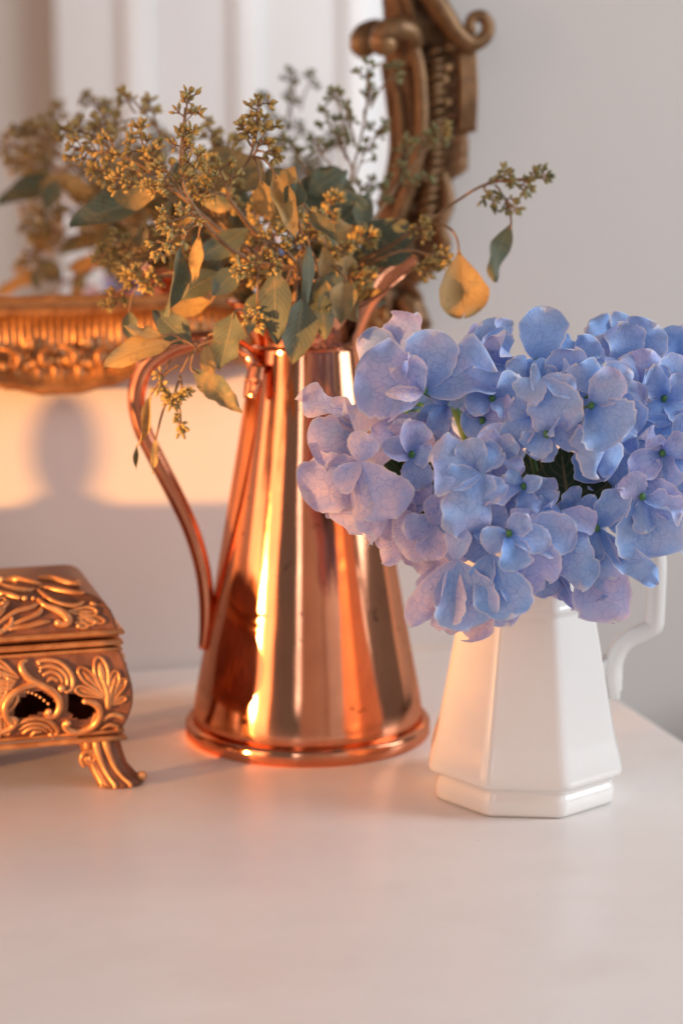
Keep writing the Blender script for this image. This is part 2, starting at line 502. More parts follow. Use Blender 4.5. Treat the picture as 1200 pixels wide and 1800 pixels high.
# ------------------------------------------------------------------ console table
TC = W0 + E * ((0.157 + 0.1617) / math.cos(WA))     # right back corner
TW, TD, TT = 1.25, 0.80, 0.022
t = thing('console_table', 'off-white painted cabinet table whose scuffed top carries both pitchers', 'table', (TC.x - 0.3, TC.y - 0.5, FLOOR))
mb = MB(); mb.box(TC - E * TW - UP * TT + N * 0.002, E * TW, N * TD, UP * TT)
mb.build('table_top', M['table_top'], t, smooth=False, bevel=0.004)
mb = MB(); mb.box(TC - E * (TW - 0.02) - UP * 0.80 + N * 0.01, E * (TW - 0.035), N * (TD - 0.03), UP * (0.80 - TT))
mb.build('cabinet', M['table_paint'], t, smooth=False, bevel=0.003)

# ------------------------------------------------------------------ copper pitcher
CX = P(541, 1285, 1.398); CX = Vector((CX.x, 1.398, 0))
cpit = thing('copper_pitcher', 'tall tapering copper pitcher with curved handle holding dried eucalyptus', 'pitcher', CX)
SEG = 96
def ring(r, z, c=CX):
    return [Vector((c.x + r * math.cos(2 * math.pi * k / SEG), c.y + r * math.sin(2 * math.pi * k / SEG), z)) for k in range(SEG)]
ZR = 0.2744
prof = [(0.0802, 0.0115), (0.0805, 0.016), (0.0798, 0.022), (0.0775, 0.036), (0.0725, 0.062), (0.0660, 0.098), (0.0590, 0.139), (0.0520, 0.180), (0.0450, 0.222), (0.0398, 0.256), (0.0375, 0.2735)]
pp = catmull([Vector((r, 0, z)) for r, z in prof], 5)
TS = R(12)   # spout direction: right, a little back
def rimzr(th):
    w = max(0.0, math.cos(th - TS)); w = w ** 3
    zt = 0.301 + 0.031 * w + 0.004 * max(0, -math.cos(th - TS)) ** 2
    rt = 0.051 + 0.026 * w + 0.004 * max(0, -math.cos(th - TS)) ** 2
    return zt, rt
def neck(u, inset=0.0):
    out = []
    for k in range(SEG):
        th = 2 * math.pi * k / SEG
        zt, rt = rimzr(th)
        r = 0.0372 + (rt - 0.0372) * (0.25 * u + 0.75 * u ** 2.1) - inset
        z = ZR + (zt - ZR) * u
        out.append(Vector((CX.x + r * math.cos(th), CX.y + r * math.sin(th), z)))
    return out
mb = MB()
rings = [ring(p.x, p.z) for p in pp] + [neck(i / 10) for i in range(1, 11)]
lip = neck(1.0)
rings += [[v + UP * 0.0012 for v in neck(1.0, 0.0006)]]
rings += [neck(1 - i / 8, 0.0016) for i in range(0, 9)] + [ring(p.x - 0.0016, p.z) for p in reversed(pp[:-1])]
mb.loft(rings, cap1=True)
mb.build('body', M['copper'], cpit)
mb = MB()   # skirt round the foot
sk = [(0.079, 0.0005), (0.0850, 0.0), (0.0862, 0.0015), (0.0862, 0.0090), (0.0850, 0.0108), (0.0815, 0.0118), (0.0798, 0.0112)]
mb.loft([ring(r, z) for r, z in sk], cap0=True)
mb.build('base_rim', M['copper'], cpit)
mb = MB()
rg = [(0.0366 + 0.0022 * math.cos(a), ZR + 0.0015 * math.sin(a)) for a in [2 * math.pi * i / 10 for i in range(11)]]
mb.loft([ring(r, z) for r, z in rg])
mb.build('collar_ring', M['copper'], cpit)
hp = [(449, 655), (440, 627), (412, 606), (370, 597), (325, 602), (283, 622), (252, 652), (240, 700), (250, 752), (275, 806), (306, 866), (334, 926), (353, 986), (362, 1040), (363, 1090), (358, 1140)]
hpts = [P(x, y, 1.385 if i > 2 else 1.372 + 0.004 * i) for i, (x, y) in enumerate(hp)]
mb = MB()
mb.tube(hpts, [0.0048, 0.0052, 0.0056, 0.0060, 0.0062, 0.0062, 0.0062, 0.0062, 0.0062, 0.0060, 0.0060, 0.0058, 0.0056, 0.0055, 0.005, 0.0036], 16, 6)
hd = mb.build('handle', M['copper'], cpit)
mb = MB()
a = P(452, 640, 1.366); b2 = P(438, 700, 1.360)
mb.tube([a, a.lerp(b2, 0.5), b2], [0.0052, 0.0068, 0.0050], 14, 5, flat=0.28, nrm=Vector((-0.5, -0.85, 0.1)))
mb.build('handle_plate', M['copper'], hd)
for (x, y) in ((437, 668), (446, 690)):
    mb = MB(); mb.ball(P(x, y, 1.356), 0.0019, 10, 6); mb.build('rivet', M['copper'], hd)

# ------------------------------------------------------------------ white octagonal pitcher
WC = Vector((0.1176, 1.266, 0))
wp = thing('white_pitcher', 'glossy white octagonal ironstone pitcher holding blue hydrangeas', 'pitcher', WC)
PH = R(-4.5)
def octring(Rr, z, rc=0.09, c=WC):
    out = []
    vs = []
    for k in range(8):
        a = PH + R(22.5) + R(45) * k
        vs.append(Vector((c.x + Rr * math.sin(a), c.y - Rr * math.cos(a), z)))
    for k in range(8):
        p, q, r_ = vs[k - 1], vs[k], vs[(k + 1) % 8]
        A = q.lerp(p, rc); B = q.lerp(r_, rc)
        for t_ in (0, 0.25, 0.5, 0.75, 1):
            out.append(A * (1 - t_) ** 2 + q * 2 * t_ * (1 - t_) + B * t_ ** 2)
        for t_ in (0.03, 0.5, 0.97):   # hold the flats flat
            out.append(B.lerp(r_.lerp(q, rc), t_))
    return out
wprof = [(0.0575, 0.0003), (0.0595, 0.0008), (0.0606, 0.003), (0.0608, 0.010), (0.0600, 0.0125), (0.0592, 0.0138), (0.0588, 0.0152), (0.0594, 0.0172),
         (0.0640, 0.0192), (0.0656, 0.0206), (0.0660, 0.0228), (0.0655, 0.0262), (0.0635, 0.034), (0.0613, 0.041), (0.0603, 0.0450), (0.0600, 0.0465),
         (0.0562, 0.066), (0.0520, 0.088), (0.0484, 0.107), (0.0452, 0.1232), (0.0450, 0.1242), (0.0462, 0.1262), (0.0464, 0.1280), (0.0458, 0.1296),
         (0.0450, 0.134), (0.0446, 0.142), (0.0452, 0.1475), (0.0462, 0.1500), (0.0470, 0.160), (0.0490, 0.172), (0.0515, 0.181), (0.0518, 0.1826), (0.0512, 0.1836), (0.0495, 0.1830),
         (0.0460, 0.166), (0.0435, 0.140), (0.0430, 0.120), (0.050, 0.07), (0.055, 0.03), (0.03, 0.010)]
mb = MB(); mb.loft([octring(r, z) for r, z in wprof], cap0=True, cap1=True)
mb.build('body', M['ceramic'], wp)
YH = 1.285
hh = [(1078, 985), (1102, 962), (1132, 952), (1148, 962), (1153, 990), (1152, 1040), (1150, 1082), (1146, 1102), (1128, 1112), (1106, 1122), (1088, 1140), (1077, 1165), (1074, 1192), (1077, 1215), (1084, 1228)]
mb = MB()
mb.tube([P(x, y, YH) for x, y in hh], [0.0072, 0.0070, 0.0068, 0.0068, 0.0066, 0.0064, 0.0064, 0.0068, 0.0064, 0.0062, 0.0064, 0.0068, 0.0074, 0.0062, 0.0026], 14, 5, flat=1.0, nrm=Vector((0, -1, 0.1)))
h_ = mb.build('handle', M['ceramic'], wp)
mb = MB()   # pad that joins the lower end of the handle to the body
mb.tube([P(1048, 1170, YH), P(1062, 1182, YH), P(1075, 1192, YH)], [0.012, 0.010, 0.006], 12, 4, flat=0.6, nrm=Vector((0, -1, 0.1)))
mb.build('handle_pad', M['ceramic'], h_)

# ------------------------------------------------------------------ carved gilt box
BC = P(212, 1300, 1.28); BZ0 = 0.030
BW, BD = 0.27, 0.125
BC = Vector((BC.x, BC.y, 0))
box = thing('trinket_box', 'carved antique-gold footed trinket box with openwork scroll sides', 'box', BC - E * (BW / 2))
def BX(s, z, d):
    return BC - E * s + N * d + UP * z
def bulge(z):
    t_ = max(0.0, min(1.0, (z - 0.036) / 0.054))
    return 0.0085 * math.sin(math.pi * t_) ** 0.9 * (1 - 0.25 * t_)
def Z9(X, Y):       # drawing coordinates of the front panel -> (s, z)
    Yc = Y - (915 - X) * 0.07
    return ((915 - X) * 0.0000905, 0.034 + (1340 - Yc) * 0.0000878)
def inpoly(x, y, pl):
    c = False; j = len(pl) - 1
    for i in range(len(pl)):
        if (pl[i][1] > y) != (pl[j][1] > y) and x < (pl[j][0] - pl[i][0]) * (y - pl[i][1]) / (pl[j][1] - pl[i][1]) + pl[i][0]:
            c = not c
        j = i
    return c
holes = [[Z9(*p) for p in h] for h in (
    [(130, 1195), (120, 1110), (165, 1045), (235, 1000), (310, 1000), (375, 1045), (400, 1110), (360, 1150), (270, 1165), (200, 1195)],
    [(480, 1020), (560, 1000), (640, 1055), (680, 1110), (660, 1200), (590, 1225), (520, 1200), (470, 1130)])]
holes += [[(BW - s, z) for s, z in h] for h in holes]
nf = 150
zs = [0.034 + 0.056 * i / 36 for i in range(37)]
vs_, fs_ = [], []
def perim(o, z):
    out = []
    for i in range(nf + 1): out.append(BX(-o + (BW + 2 * o) * i / nf, z, o))
    for i in range(1, 31): out.append(BX(BW + o, z, o - (BD + 2 * o) * i / 30))
    for i in range(1, 31): out.append(BX(BW + o - (BW + 2 * o) * i / 30, z, -BD - o))
    for i in range(1, 30): out.append(BX(-o, z, -BD - o + (BD + 2 * o) * i / 30))
    return out
mb = MB()
rgs = [perim(bulge(z), z) for z in zs]
n_ = len(rgs[0])
for r_ in rgs: vs_ += r_
for j in range(len(zs) - 1):
    for i in range(n_):
        if i < nf:
            s_ = BW * (i + 0.5) / nf; z_ = (zs[j] + zs[j + 1]) / 2
            if any(inpoly(s_, z_, h) for h in holes): continue
        i2 = (i + 1) % n_
        fs_.append((j * n_ + i, (j + 1) * n_ + i, (j + 1) * n_ + i2, j * n_ + i2))
mb.add(vs_, fs_)
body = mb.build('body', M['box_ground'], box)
mb = MB(); mb.loft([perim(-0.002, 0.0335), perim(-0.002, 0.0345)], cap0=True, cap1=True)
mb.build('floor_panel', M['box_ground'], body, smooth=False)
def frame_tube(o, z, r, name, parent, mat='box_relief'):
    m = MB()
    pts = [BX(-o, z, o), BX(BW + o, z, o), BX(BW + o, z, -BD - o), BX(-o, z, -BD - o)]
    rr = []
    for i in range(4):
        a = pts[i]; b = pts[(i + 1) % 4]
        L = 20
        for k in range(L): rr.append(a.lerp(b, k / L))
    cen = sum(pts, Vector((0, 0, 0))) / 4
    rings = []
    for k in range(9):
        th = 2 * math.pi * k / 8
        ring_ = []
        for p in rr:
            out = (p - cen); out.z = 0
            # outward along the nearest side
            loc_s = -(p - BC).dot(E); loc_d = (p - BC).dot(N)
            dx = -1 if loc_s < 0.004 - o else (1 if loc_s > BW - 0.004 + o else 0)
            dd = 1 if loc_d > o - 0.004 else (-1 if loc_d < -BD - o + 0.004 else 0)
            ov = (-E * dx + N * dd)
            ring_.append(p + ov * (math.cos(th) * r) + UP * (math.sin(th) * r * 0.75))
        rings.append(ring_)
    m.loft(rings)
    return m.build(name, M[mat], parent)
frame_tube(0.0014, 0.0314, 0.0027, 'moulding', box)
frame_tube(0.0010, 0.0362, 0.0017, 'moulding', box)
frame_tube(0.0006, 0.0906, 0.0018, 'moulding', box)
frame_tube(0.0002, 0.0951, 0.0028, 'moulding', box)
lid_prof = [(0.0978, -0.002), (0.0990, 0.0), (0.1005, 0.0008), (0.1030, 0.0008), (0.1042, -0.001), (0.1062, -0.0015), (0.1105, -0.0020), (0.1155, -0.0040), (0.1200, -0.0078), (0.1232, -0.0130), (0.1255, -0.0205), (0.1268, -0.032), (0.1274, -0.050)]
mb = MB(); mb.loft([perim(o, z) for z, o in lid_prof][::1], cap0=True, cap1=True)
lid = mb.build('lid', M['box_ground'], box)
frame_tube(0.0012, 0.1020, 0.0026, 'moulding', lid)
def lidpt(X, Y, lift):
    q = max(0.0, min(1.0, (585 - (Y - (915 - X) * 0.03)) / 430.0))
    i = 4 + q * (len(lid_prof) - 5); k = min(int(i), len(lid_prof) - 2); f = i - k
    z = lid_prof[k][0] * (1 - f) + lid_prof[k + 1][0] * f; o = lid_prof[k][1] * (1 - f) + lid_prof[k + 1][1] * f
    o -= 0.02 * max(0, q - 0.8)
    return BX((905 - X) * 0.0000905, z + lift, o + lift * (1 - q * 0.8))
def relief(pts, r, mapf, lift, flat=0.9, sub=5):
    out = []
    for (X, Y) in pts: out.append(mapf(X, Y, lift))
    return out
def front_map(X, Y, lift):
    s, z = Z9(X, Y)
    return BX(s, z, bulge(z) + lift)
def front_map_m(X, Y, lift):
    s, z = Z9(X, Y)
    return BX(BW - s, z, bulge(z) + lift)
px9 = 0.0000852
def orn(name, strokes, parent, mapf, balls=()):
    m = MB()
    for pts, rad in strokes:
        rad_ = [r * px9 * 1.42 for r in rad] if isinstance(rad, (list, tuple)) else rad * px9 * 1.1
        if len(pts) == 9 and pts[0] == pts[-1]:
            hw = 0.5 * math.dist(pts[2], pts[6])
            ip = [(pts[0][0] + (pts[4][0] - pts[0][0]) * f, pts[0][1] + (pts[4][1] - pts[0][1]) * f) for f in (0.0, 0.3, 0.65, 0.9)]
            m.tube([mapf(X, Y, 0.0) for X, Y in ip], [hw * px9 * f for f in (0.2, 0.4, 0.62, 0.3)], 8, 4, flat=0.6, nrm=N)
        lift = 0.35 * (max(rad_) if isinstance(rad_, list) else rad_)
        m.tube([mapf(X, Y, lift) for X, Y in pts], rad_, 8, 5, flat=0.95, nrm=N)
    for X, Y, r in balls:
        m.ball(mapf(X, Y, r * px9 * 0.5), r * px9, 10, 7)
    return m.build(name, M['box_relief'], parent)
def lobe(base, tip, w):     # outline loop of one acanthus lobe
    (bx, by), (tx, ty) = base, tip
    dx, dy = tx - bx, ty - by; L = math.hypot(dx, dy); nx, ny = -dy / L, dx / L
    loop = [(0.0, 0.0), (0.35, 0.55), (0.7, 1.0), (0.93, 0.65), (1.0, 0.0), (0.93, -0.65), (0.7, -1.0), (0.35, -0.55), (0.0, 0.0)]
    return [(bx + dx * a + nx * w * b, by + dy * a + ny * w * b) for a, b in loop]
for fm in (front_map, front_map_m):
    orn('scroll', [([(255, 775), (222, 800), (228, 850), (275, 905), (350, 945), (420, 985), (468, 1045), (475, 1115), (440, 1175), (395, 1180), (372, 1150)], [10, 16, 20, 20, 20, 21, 21, 20, 19, 17, 12]),
                   ([(370, 955), (300, 945), (215, 970), (140, 1020), (98, 1085), (92, 1150), (112, 1205), (150, 1238)], [12, 18, 20, 21, 21, 20, 18, 14])], body, fm,
        [(395, 1146, 26), (255, 780, 14)] + [(205 + 27 * i, 1005 - 14 * math.sin(math.pi * (i + 1) / 7) + 9 * i * (i / 6), 11) for i in range(8)])
    orn('scroll', [([(645, 1066), (700, 1075), (748, 1115), (760, 1180), (735, 1250), (680, 1300), (610, 1322), (545, 1305), (512, 1265), (520, 1235)], [15, 18, 19, 20, 20, 20, 20, 19, 17, 13])], body, fm,
        [(652, 1068, 22), (530, 1240, 26)] + [(725 - 6 * i, 1180 + 22 * i, 10) for i in range(5)])
    orn('acanthus_leaf', [(lobe((815, 1090), (765, 755), 48), 12), (lobe((800, 1030), (625, 830), 40), 12), (lobe((790, 1040), (590, 975), 32), 12),
                          (lobe((830, 1080), (885, 850), 34), 11), (lobe((835, 1085), (945, 905), 26), 10), (lobe((835, 1100), (945, 1045), 20), 10),
                          ([(815, 1120), (815, 1010), (780, 900)], [16, 14, 8]), ([(820, 1130), (840, 1000), (880, 900)], [14, 12, 6])], body, fm)
    orn('acanthus_leaf', [([(330, 790), (400, 775), (480, 785), (545, 840), (575, 910), (560, 975), (515, 1000)], [8, 12, 13, 13, 13, 13, 12]),
                          ([(345, 830), (430, 815), (500, 850), (535, 905), (530, 960)], [8, 12, 12, 12, 10]),
                          ([(365, 880), (430, 855), (480, 880), (505, 930)], [8, 12, 12, 10]), ([(385, 930), (430, 900), (470, 920)], [8, 13, 10])], body, fm, [(490, 970, 30), (345, 800, 12), (350, 850, 12)])
    orn('acanthus_leaf', [([(175, 1250), (230, 1215), (310, 1195), (390, 1215), (440, 1265), (462, 1310), (440, 1355), (410, 1345)], [8, 13, 14, 14, 13, 13, 13, 10]),
                          ([(190, 1285), (260, 1245), (340, 1240), (400, 1275), (435, 1320)], [8, 12, 12, 12, 9]),
                          ([(215, 1325), (270, 1280), (340, 1275), (390, 1310)], [8, 12, 12, 9]), ([(270, 1365), (300, 1315), (350, 1310)], [8, 12, 9])], body, fm, [(415, 1340, 18)])
    orn('acanthus_leaf', [(lobe((200, 900), (20, 780), 34), 12), (lobe((180, 925), (-60, 850), 30), 12), (lobe((165, 945), (-90, 930), 28), 12), (lobe((150, 965), (-80, 1010), 26), 12),
                          (lobe((110, 1010), (-40, 1100), 26), 11)], body, fm)
    orn('acanthus_leaf', [(lobe((40, 1130), (20, 1390), 34), 11), (lobe((60, 1120), (110, 1330), 30), 11), (lobe((20, 1110), (-80, 1330), 30), 11)], body, fm)
    orn('leaf_curl', [([(785, 1225), (815, 1190), (865, 1178), (915, 1195), (925, 1215)], [12, 14, 14, 13, 9]), ([(770, 1300), (805, 1272), (850, 1262), (890, 1285), (890, 1310)], [10, 13, 13, 12, 8])], body, fm)
# middle of the front and lid
def shift_map(mf, ds):
    return lambda X, Y, lift: mf(X, Y, lift) - E * ds
for ds in (0.052, 0.098):
    fm = shift_map(front_map, ds)
    orn('acanthus_leaf', [(lobe((540, 1200), (540, 780), 50), 12), (lobe((520, 1190), (400, 830), 42), 12), (lobe((560, 1190), (680, 830), 42), 12), (lobe((510, 1200), (330, 980), 34), 12), (lobe((570, 1200), (750, 980), 34), 12)], body, fm)
    orn('scroll', [([(540, 1230), (450, 1260), (370, 1230), (340, 1170), (390, 1140)], [14, 18, 18, 16, 11]), ([(540, 1230), (630, 1260), (710, 1230), (740, 1170), (690, 1140)], [14, 18, 18, 16, 11])], body, fm, [(540, 1250, 26)])
    fl_ = shift_map(lidpt, ds)
    orn('lid_leaf', [(lobe((540, 520), (540, 260), 46), 12), (lobe((520, 510), (380, 300), 40), 12), (lobe((560, 510), (700, 300), 40), 12), ([(540, 540), (440, 550), (360, 500), (340, 440)], [12, 18, 16, 9]), ([(540, 540), (640, 550), (720, 500), (740, 440)], [12, 18, 16, 9])], lid, fl_, [(540, 540, 24)])
# relief that breaks the outline of the right side
m_ = MB()
for k in range(16):
    z = 0.040 + 0.048 * ((k * 0.37) % 1.0); q = 0.008 + 0.10 * ((k * 0.61) % 1.0)
    o = bulge(z)
    m_.tube([BX(-o, z - 0.006, -q), BX(-o - 0.0012, z, -q - 0.004), BX(-bulge(z + .006), z + 0.006, -q - 0.001)], [0.0008, 0.002, 0.0008], 7, 4)
m_.build('side_relief', M['box_relief'], body)
# lid relief
orn('lid_scroll', [([(-120, 430), (0, 425), (90, 405), (140, 360), (130, 345)], [14, 20, 20, 16, 12]), ([(360, 340), (400, 390), (480, 420), (540, 460), (555, 510), (510, 525), (470, 510)], [12, 16, 20, 24, 24, 20, 16]),
                   ([(380, 260), (430, 330), (520, 385), (620, 395), (680, 370)], [12, 15, 15, 14, 9])], lid, lidpt, [(480, 512, 26), (115, 370, 24), (40, 320, 26)])
orn('lid_leaf', [([(60, 500), (180, 430), (300, 400), (360, 370)], [9, 15, 15, 9]), ([(110, 525), (240, 480), (350, 440), (380, 400)], [9, 15, 16, 9]), ([(130, 540), (270, 525), (380, 500), (425, 495)], [14, 18, 16, 9]),
                 ([(0, 520), (40, 545), (80, 570), (100, 590)], [14, 20, 20, 12]), ([(-90, 470), (-20, 480), (60, 530)], [10, 15, 10])], lid, lidpt)
orn('lid_leaf', [(lobe((600, 500), (690, 560), 28), 12), (lobe((620, 470), (740, 520), 26), 12), (lobe((640, 450), (810, 510), 24), 12), (lobe((560, 430), (760, 440), 30), 12)], lid, lidpt, [(625, 540, 18), (745, 510, 14)])
orn('lid_leaf', [([(120, 200), (200, 240), (300, 260), (360, 250)], [12, 18, 18, 10]), ([(0, 220), (80, 265), (180, 300), (240, 330)], [10, 18, 20, 14]), ([(430, 170), (520, 180), (610, 215), (690, 230)], [14, 22, 22, 16]),
                 ([(400, 230), (500, 260), (600, 290), (700, 300)], [10, 18, 18, 10]), ([(160, 160), (260, 175), (350, 200), (420, 215)], [12, 22, 20, 10]), ([(-80, 200), (20, 175), (120, 165)], [10, 20, 12])], lid, lidpt,
    [(190, 310, 20), (270, 330, 22), (330, 330, 16), (680, 215, 26), (160, 175, 26)])
def lidpt_l(X, Y, lift):
    p = lidpt(X, Y, lift); s = -(p - BC).dot(E)
    return p - E * (BW - 2 * s)
orn('lid_leaf', [([(360, 340), (400, 390), (480, 420), (540, 460), (555, 510)], [12, 16, 20, 24, 24]), ([(60, 500), (180, 430), (300, 400)], [9, 15, 9]), ([(110, 525), (240, 480), (350, 440)], [9, 15, 9]), (lobe((600, 500), (690, 560), 28), 12), ([(0, 220), (80, 265), (180, 300)], [10, 18, 14])], lid, lidpt_l)
m_ = MB()
for k in range(9):
    q = 0.006 + k * 0.011
    m_.tube([BX(0.003, 0.106, -q), BX(0.006, 0.1125, -q - 0.003), BX(0.016, 0.1205, -q - 0.001)], [0.0012, 0.0024, 0.0012], 7, 4)
m_.build('side_relief', M['box_relief'], lid)
# feet
def foot(fs, fd):
    st = [(0.0315, 0.0127, -0.011, 0.0130, 0.0110), (0.027, 0.0125, -0.010, 0.0130, 0.0108), (0.020, 0.0108, -0.0075, 0.0128, 0.0102), (0.013, 0.0083, -0.0045, 0.0124, 0.0100), (0.007, 0.0045, -0.0015, 0.0134, 0.0106),
          (0.0035, 0.0012, 0.0010, 0.0148, 0.0112), (0.0012, 0.0007, 0.0018, 0.0148, 0.0112), (0.0002, 0.0007, 0.0015, 0.0132, 0.0098)]
    m = MB(); rings = []
    def pos(s, d, z):
        return BX(s if fs == 0 else BW - s, z, d if fd == 0 else -BD - d)
    for z, cs, cd, ws, wd in st:
        rr = []
        for k in range(48):
            th = 2 * math.pi * k / 48
            fl = 1 + 0.10 * abs(math.cos(4 * th)) - 0.05
            rr.append(pos(cs + ws * fl * math.cos(th), cd + wd * fl * math.sin(th), z))
        rings.append(rr)
    m.loft(rings, cap0=True, cap1=True)
    f = m.build('foot', M['box_ground'], box)
    m = MB()
    for a in (-1.15, -0.4, 0.35):
        pts = [pos(cs + ws * 1.0 * math.sin(-a * (0.6 + 0.4 * i / 7)), cd + wd * 1.02 * math.cos(a * (0.6 + 0.4 * i / 7)), z) for i, (z, cs, cd, ws, wd) in enumerate(st[:7])]
        m.tube(pts, [0.0026, 0.0025, 0.0021, 0.0016, 0.0014, 0.0015, 0.0014], 8, 4)
    vc = (0.0205, 0.019)
    m.tube([pos(vc[0] + 0.0052 * math.cos(a) * (1 - a / 11), 0.0005, vc[1] + 0.0058 * math.sin(a) * (1 - a / 11)) for a in [i * 0.5 for i in range(-2, 15)]], [0.0015, 0.0021, 0.0021, 0.0016], 7, 3)
    m.ball(pos(vc[0], 0.001, vc[1]), 0.0018, 8, 6)
    m.ball(pos(-0.0128, 0.004, 0.0052), 0.0034, 10, 7)
    m.build('shell_flute', M['box_relief'], f)
for a in (0, 1):
    for b_ in (0, 1): foot(a, b_)

# unseen at left: added blocks and finial shaped to throw the round-headed wall shadow
def sunback(p, dist): return p + (so.location - p).normalized() * dist
q = W(115, 790); cS = sunback(q, 0.42)
bk = MB(); ctr = Vector((cS.x, cS.y, 0))
top = sunback(W(115, 893), 0.42).z
LAT = Vector((-SUN_DIR.y, SUN_DIR.x, 0)).normalized(); SH = Vector((SUN_DIR.x, SUN_DIR.y, 0)).normalized()
for k in range(3):
    z0 = k * top / 3
    bk = MB(); bk.box(ctr - LAT * 0.072 - SH * 0.055 + UP * (z0 + 0.001) + SH * 0.003 * k, LAT * 0.150, SH * 0.11, UP * (top / 3 - 0.001))
    o = bk.build('book', M['book_cloth'], origin=ctr + UP * z0, smooth=False)
    tag(o, ['plain tan book lying at the bottom of the stack', 'plain tan book in the middle of the stack', 'plain tan book on top of the stack under the finial'][k], 'book', 'stacked books')
# the wall is lit at a grazing angle, so a slim finial throws a round-headed shadow
K = abs(E.dot(LAT)); rw = 64 * MPP(1.56) * K; rh = 92 * MPP(1.56); zc = cS.z
bk = MB()
pr = [(rw * 1.5, top + 0.0005), (rw * 1.2, top + 0.004), (rw * 0.80, top + 0.010), (rw * 0.72, zc - rh * 0.80)]
pr += [(rw * math.cos(a), zc + rh * math.sin(a)) for a in [R(-44 + i * 13.2) for i in range(11)]]
bk.loft([[ctr + Vector((r_ * math.cos(2 * math.pi * k / 32), r_ * math.sin(2 * math.pi * k / 32), z)) for k in range(32)] for r_, z in pr], cap0=True, cap1=True)
tag(bk.build('finial', M['book_cloth'], origin=ctr + UP * top), 'slim pale turned finial standing on the stack of books', 'finial')

# unseen at left: cloth sheet added to keep the low sun off the upper wall
cb_ = SUN_AIM - SUN_DIR * 1.2
mb = MB(); rows = []
for zz in (0.316, 0.33, 0.45, 0.6, 0.8):
    rows.append([Vector((cb_.x, cb_.y, 0)) + LAT * (-0.075 + 0.36 * i / 40) + SH * (0.014 * math.sin(i * 0.95) * (1 + 0.3 * math.sin(i * 0.4))) + UP * (zz - (0.105 if i < 14 and zz < 0.4 else 0.0)) for i in range(41)])
mb.loft(rows + [[p + SH * 0.003 for p in r] for r in rows[::-1]], closed=False)
tag(mb.build('curtain', M['curtain'], origin=cb_ + UP * 0.5), 'plain linen curtain hanging at the window on the left', 'curtain')

# unseen at right below the table top: cylinder added to darken the wall strip
us = Vector((0.50, 1.60, FLOOR)); mb = MB()
mb.loft([[us + Vector((r_ * math.cos(2 * math.pi * k / 40), r_ * math.sin(2 * math.pi * k / 40), z)) for k in range(40)] for r_, z in ((0.10, 0.001), (0.11, 0.01), (0.115, 0.3), (0.125, 0.70), (0.13, 0.76), (0.126, 0.765), (0.12, 0.70), (0.10, 0.02))], cap0=True, cap1=True)
tag(mb.build('umbrella_stand', M['dark_wood'], origin=us), 'plain dark cylinder stand on the floor beside the table', 'stand')

# ------------------------------------------------------------------ gilt mirror
MZ = W(330, 300)
mir = thing('wall_mirror', 'ornate carved gilt-framed mirror hanging behind the copper pitcher', 'mirror', W(90, 686))
WCX = 90      # symmetry axis in drawing x, measured on the wall plane
wax = (W(WCX, 520) - W0).dot(E)
def FW(x, y, off, mirr=False):
    p = W(x, y, 0)
    if mirr:
        s = (p - W0).dot(E); p = p + E * (2 * (wax - s))
    return p + N * off
gl = MB()
gp = [(660, -520), (664, 0), (668, 100), (684, 250), (664, 350), (655, 540)]
pts = [FW(x, y, 0.012) for x, y in gp]; pts2 = [FW(x, y, 0.012, True) for x, y in gp]
poly = pts + pts2[::-1]
gl.add(poly, [tuple(range(len(poly)))])
back = [p - N * 0.008 for p in poly]
gl.add(back, [tuple(range(len(poly) - 1, -1, -1))])
gl.build('glass', M['mirror'], mir, smooth=False)
def interp(tab, x):
    for (a, va), (b, vb) in zip(tab, tab[1:]):
        if a <= x <= b:
            t_ = (x - a) / (b - a); t_ = t_ * t_ * (3 - 2 * t_)
            return va + (vb - va) * t_
    return tab[0][1] if x < tab[0][0] else tab[-1][1]
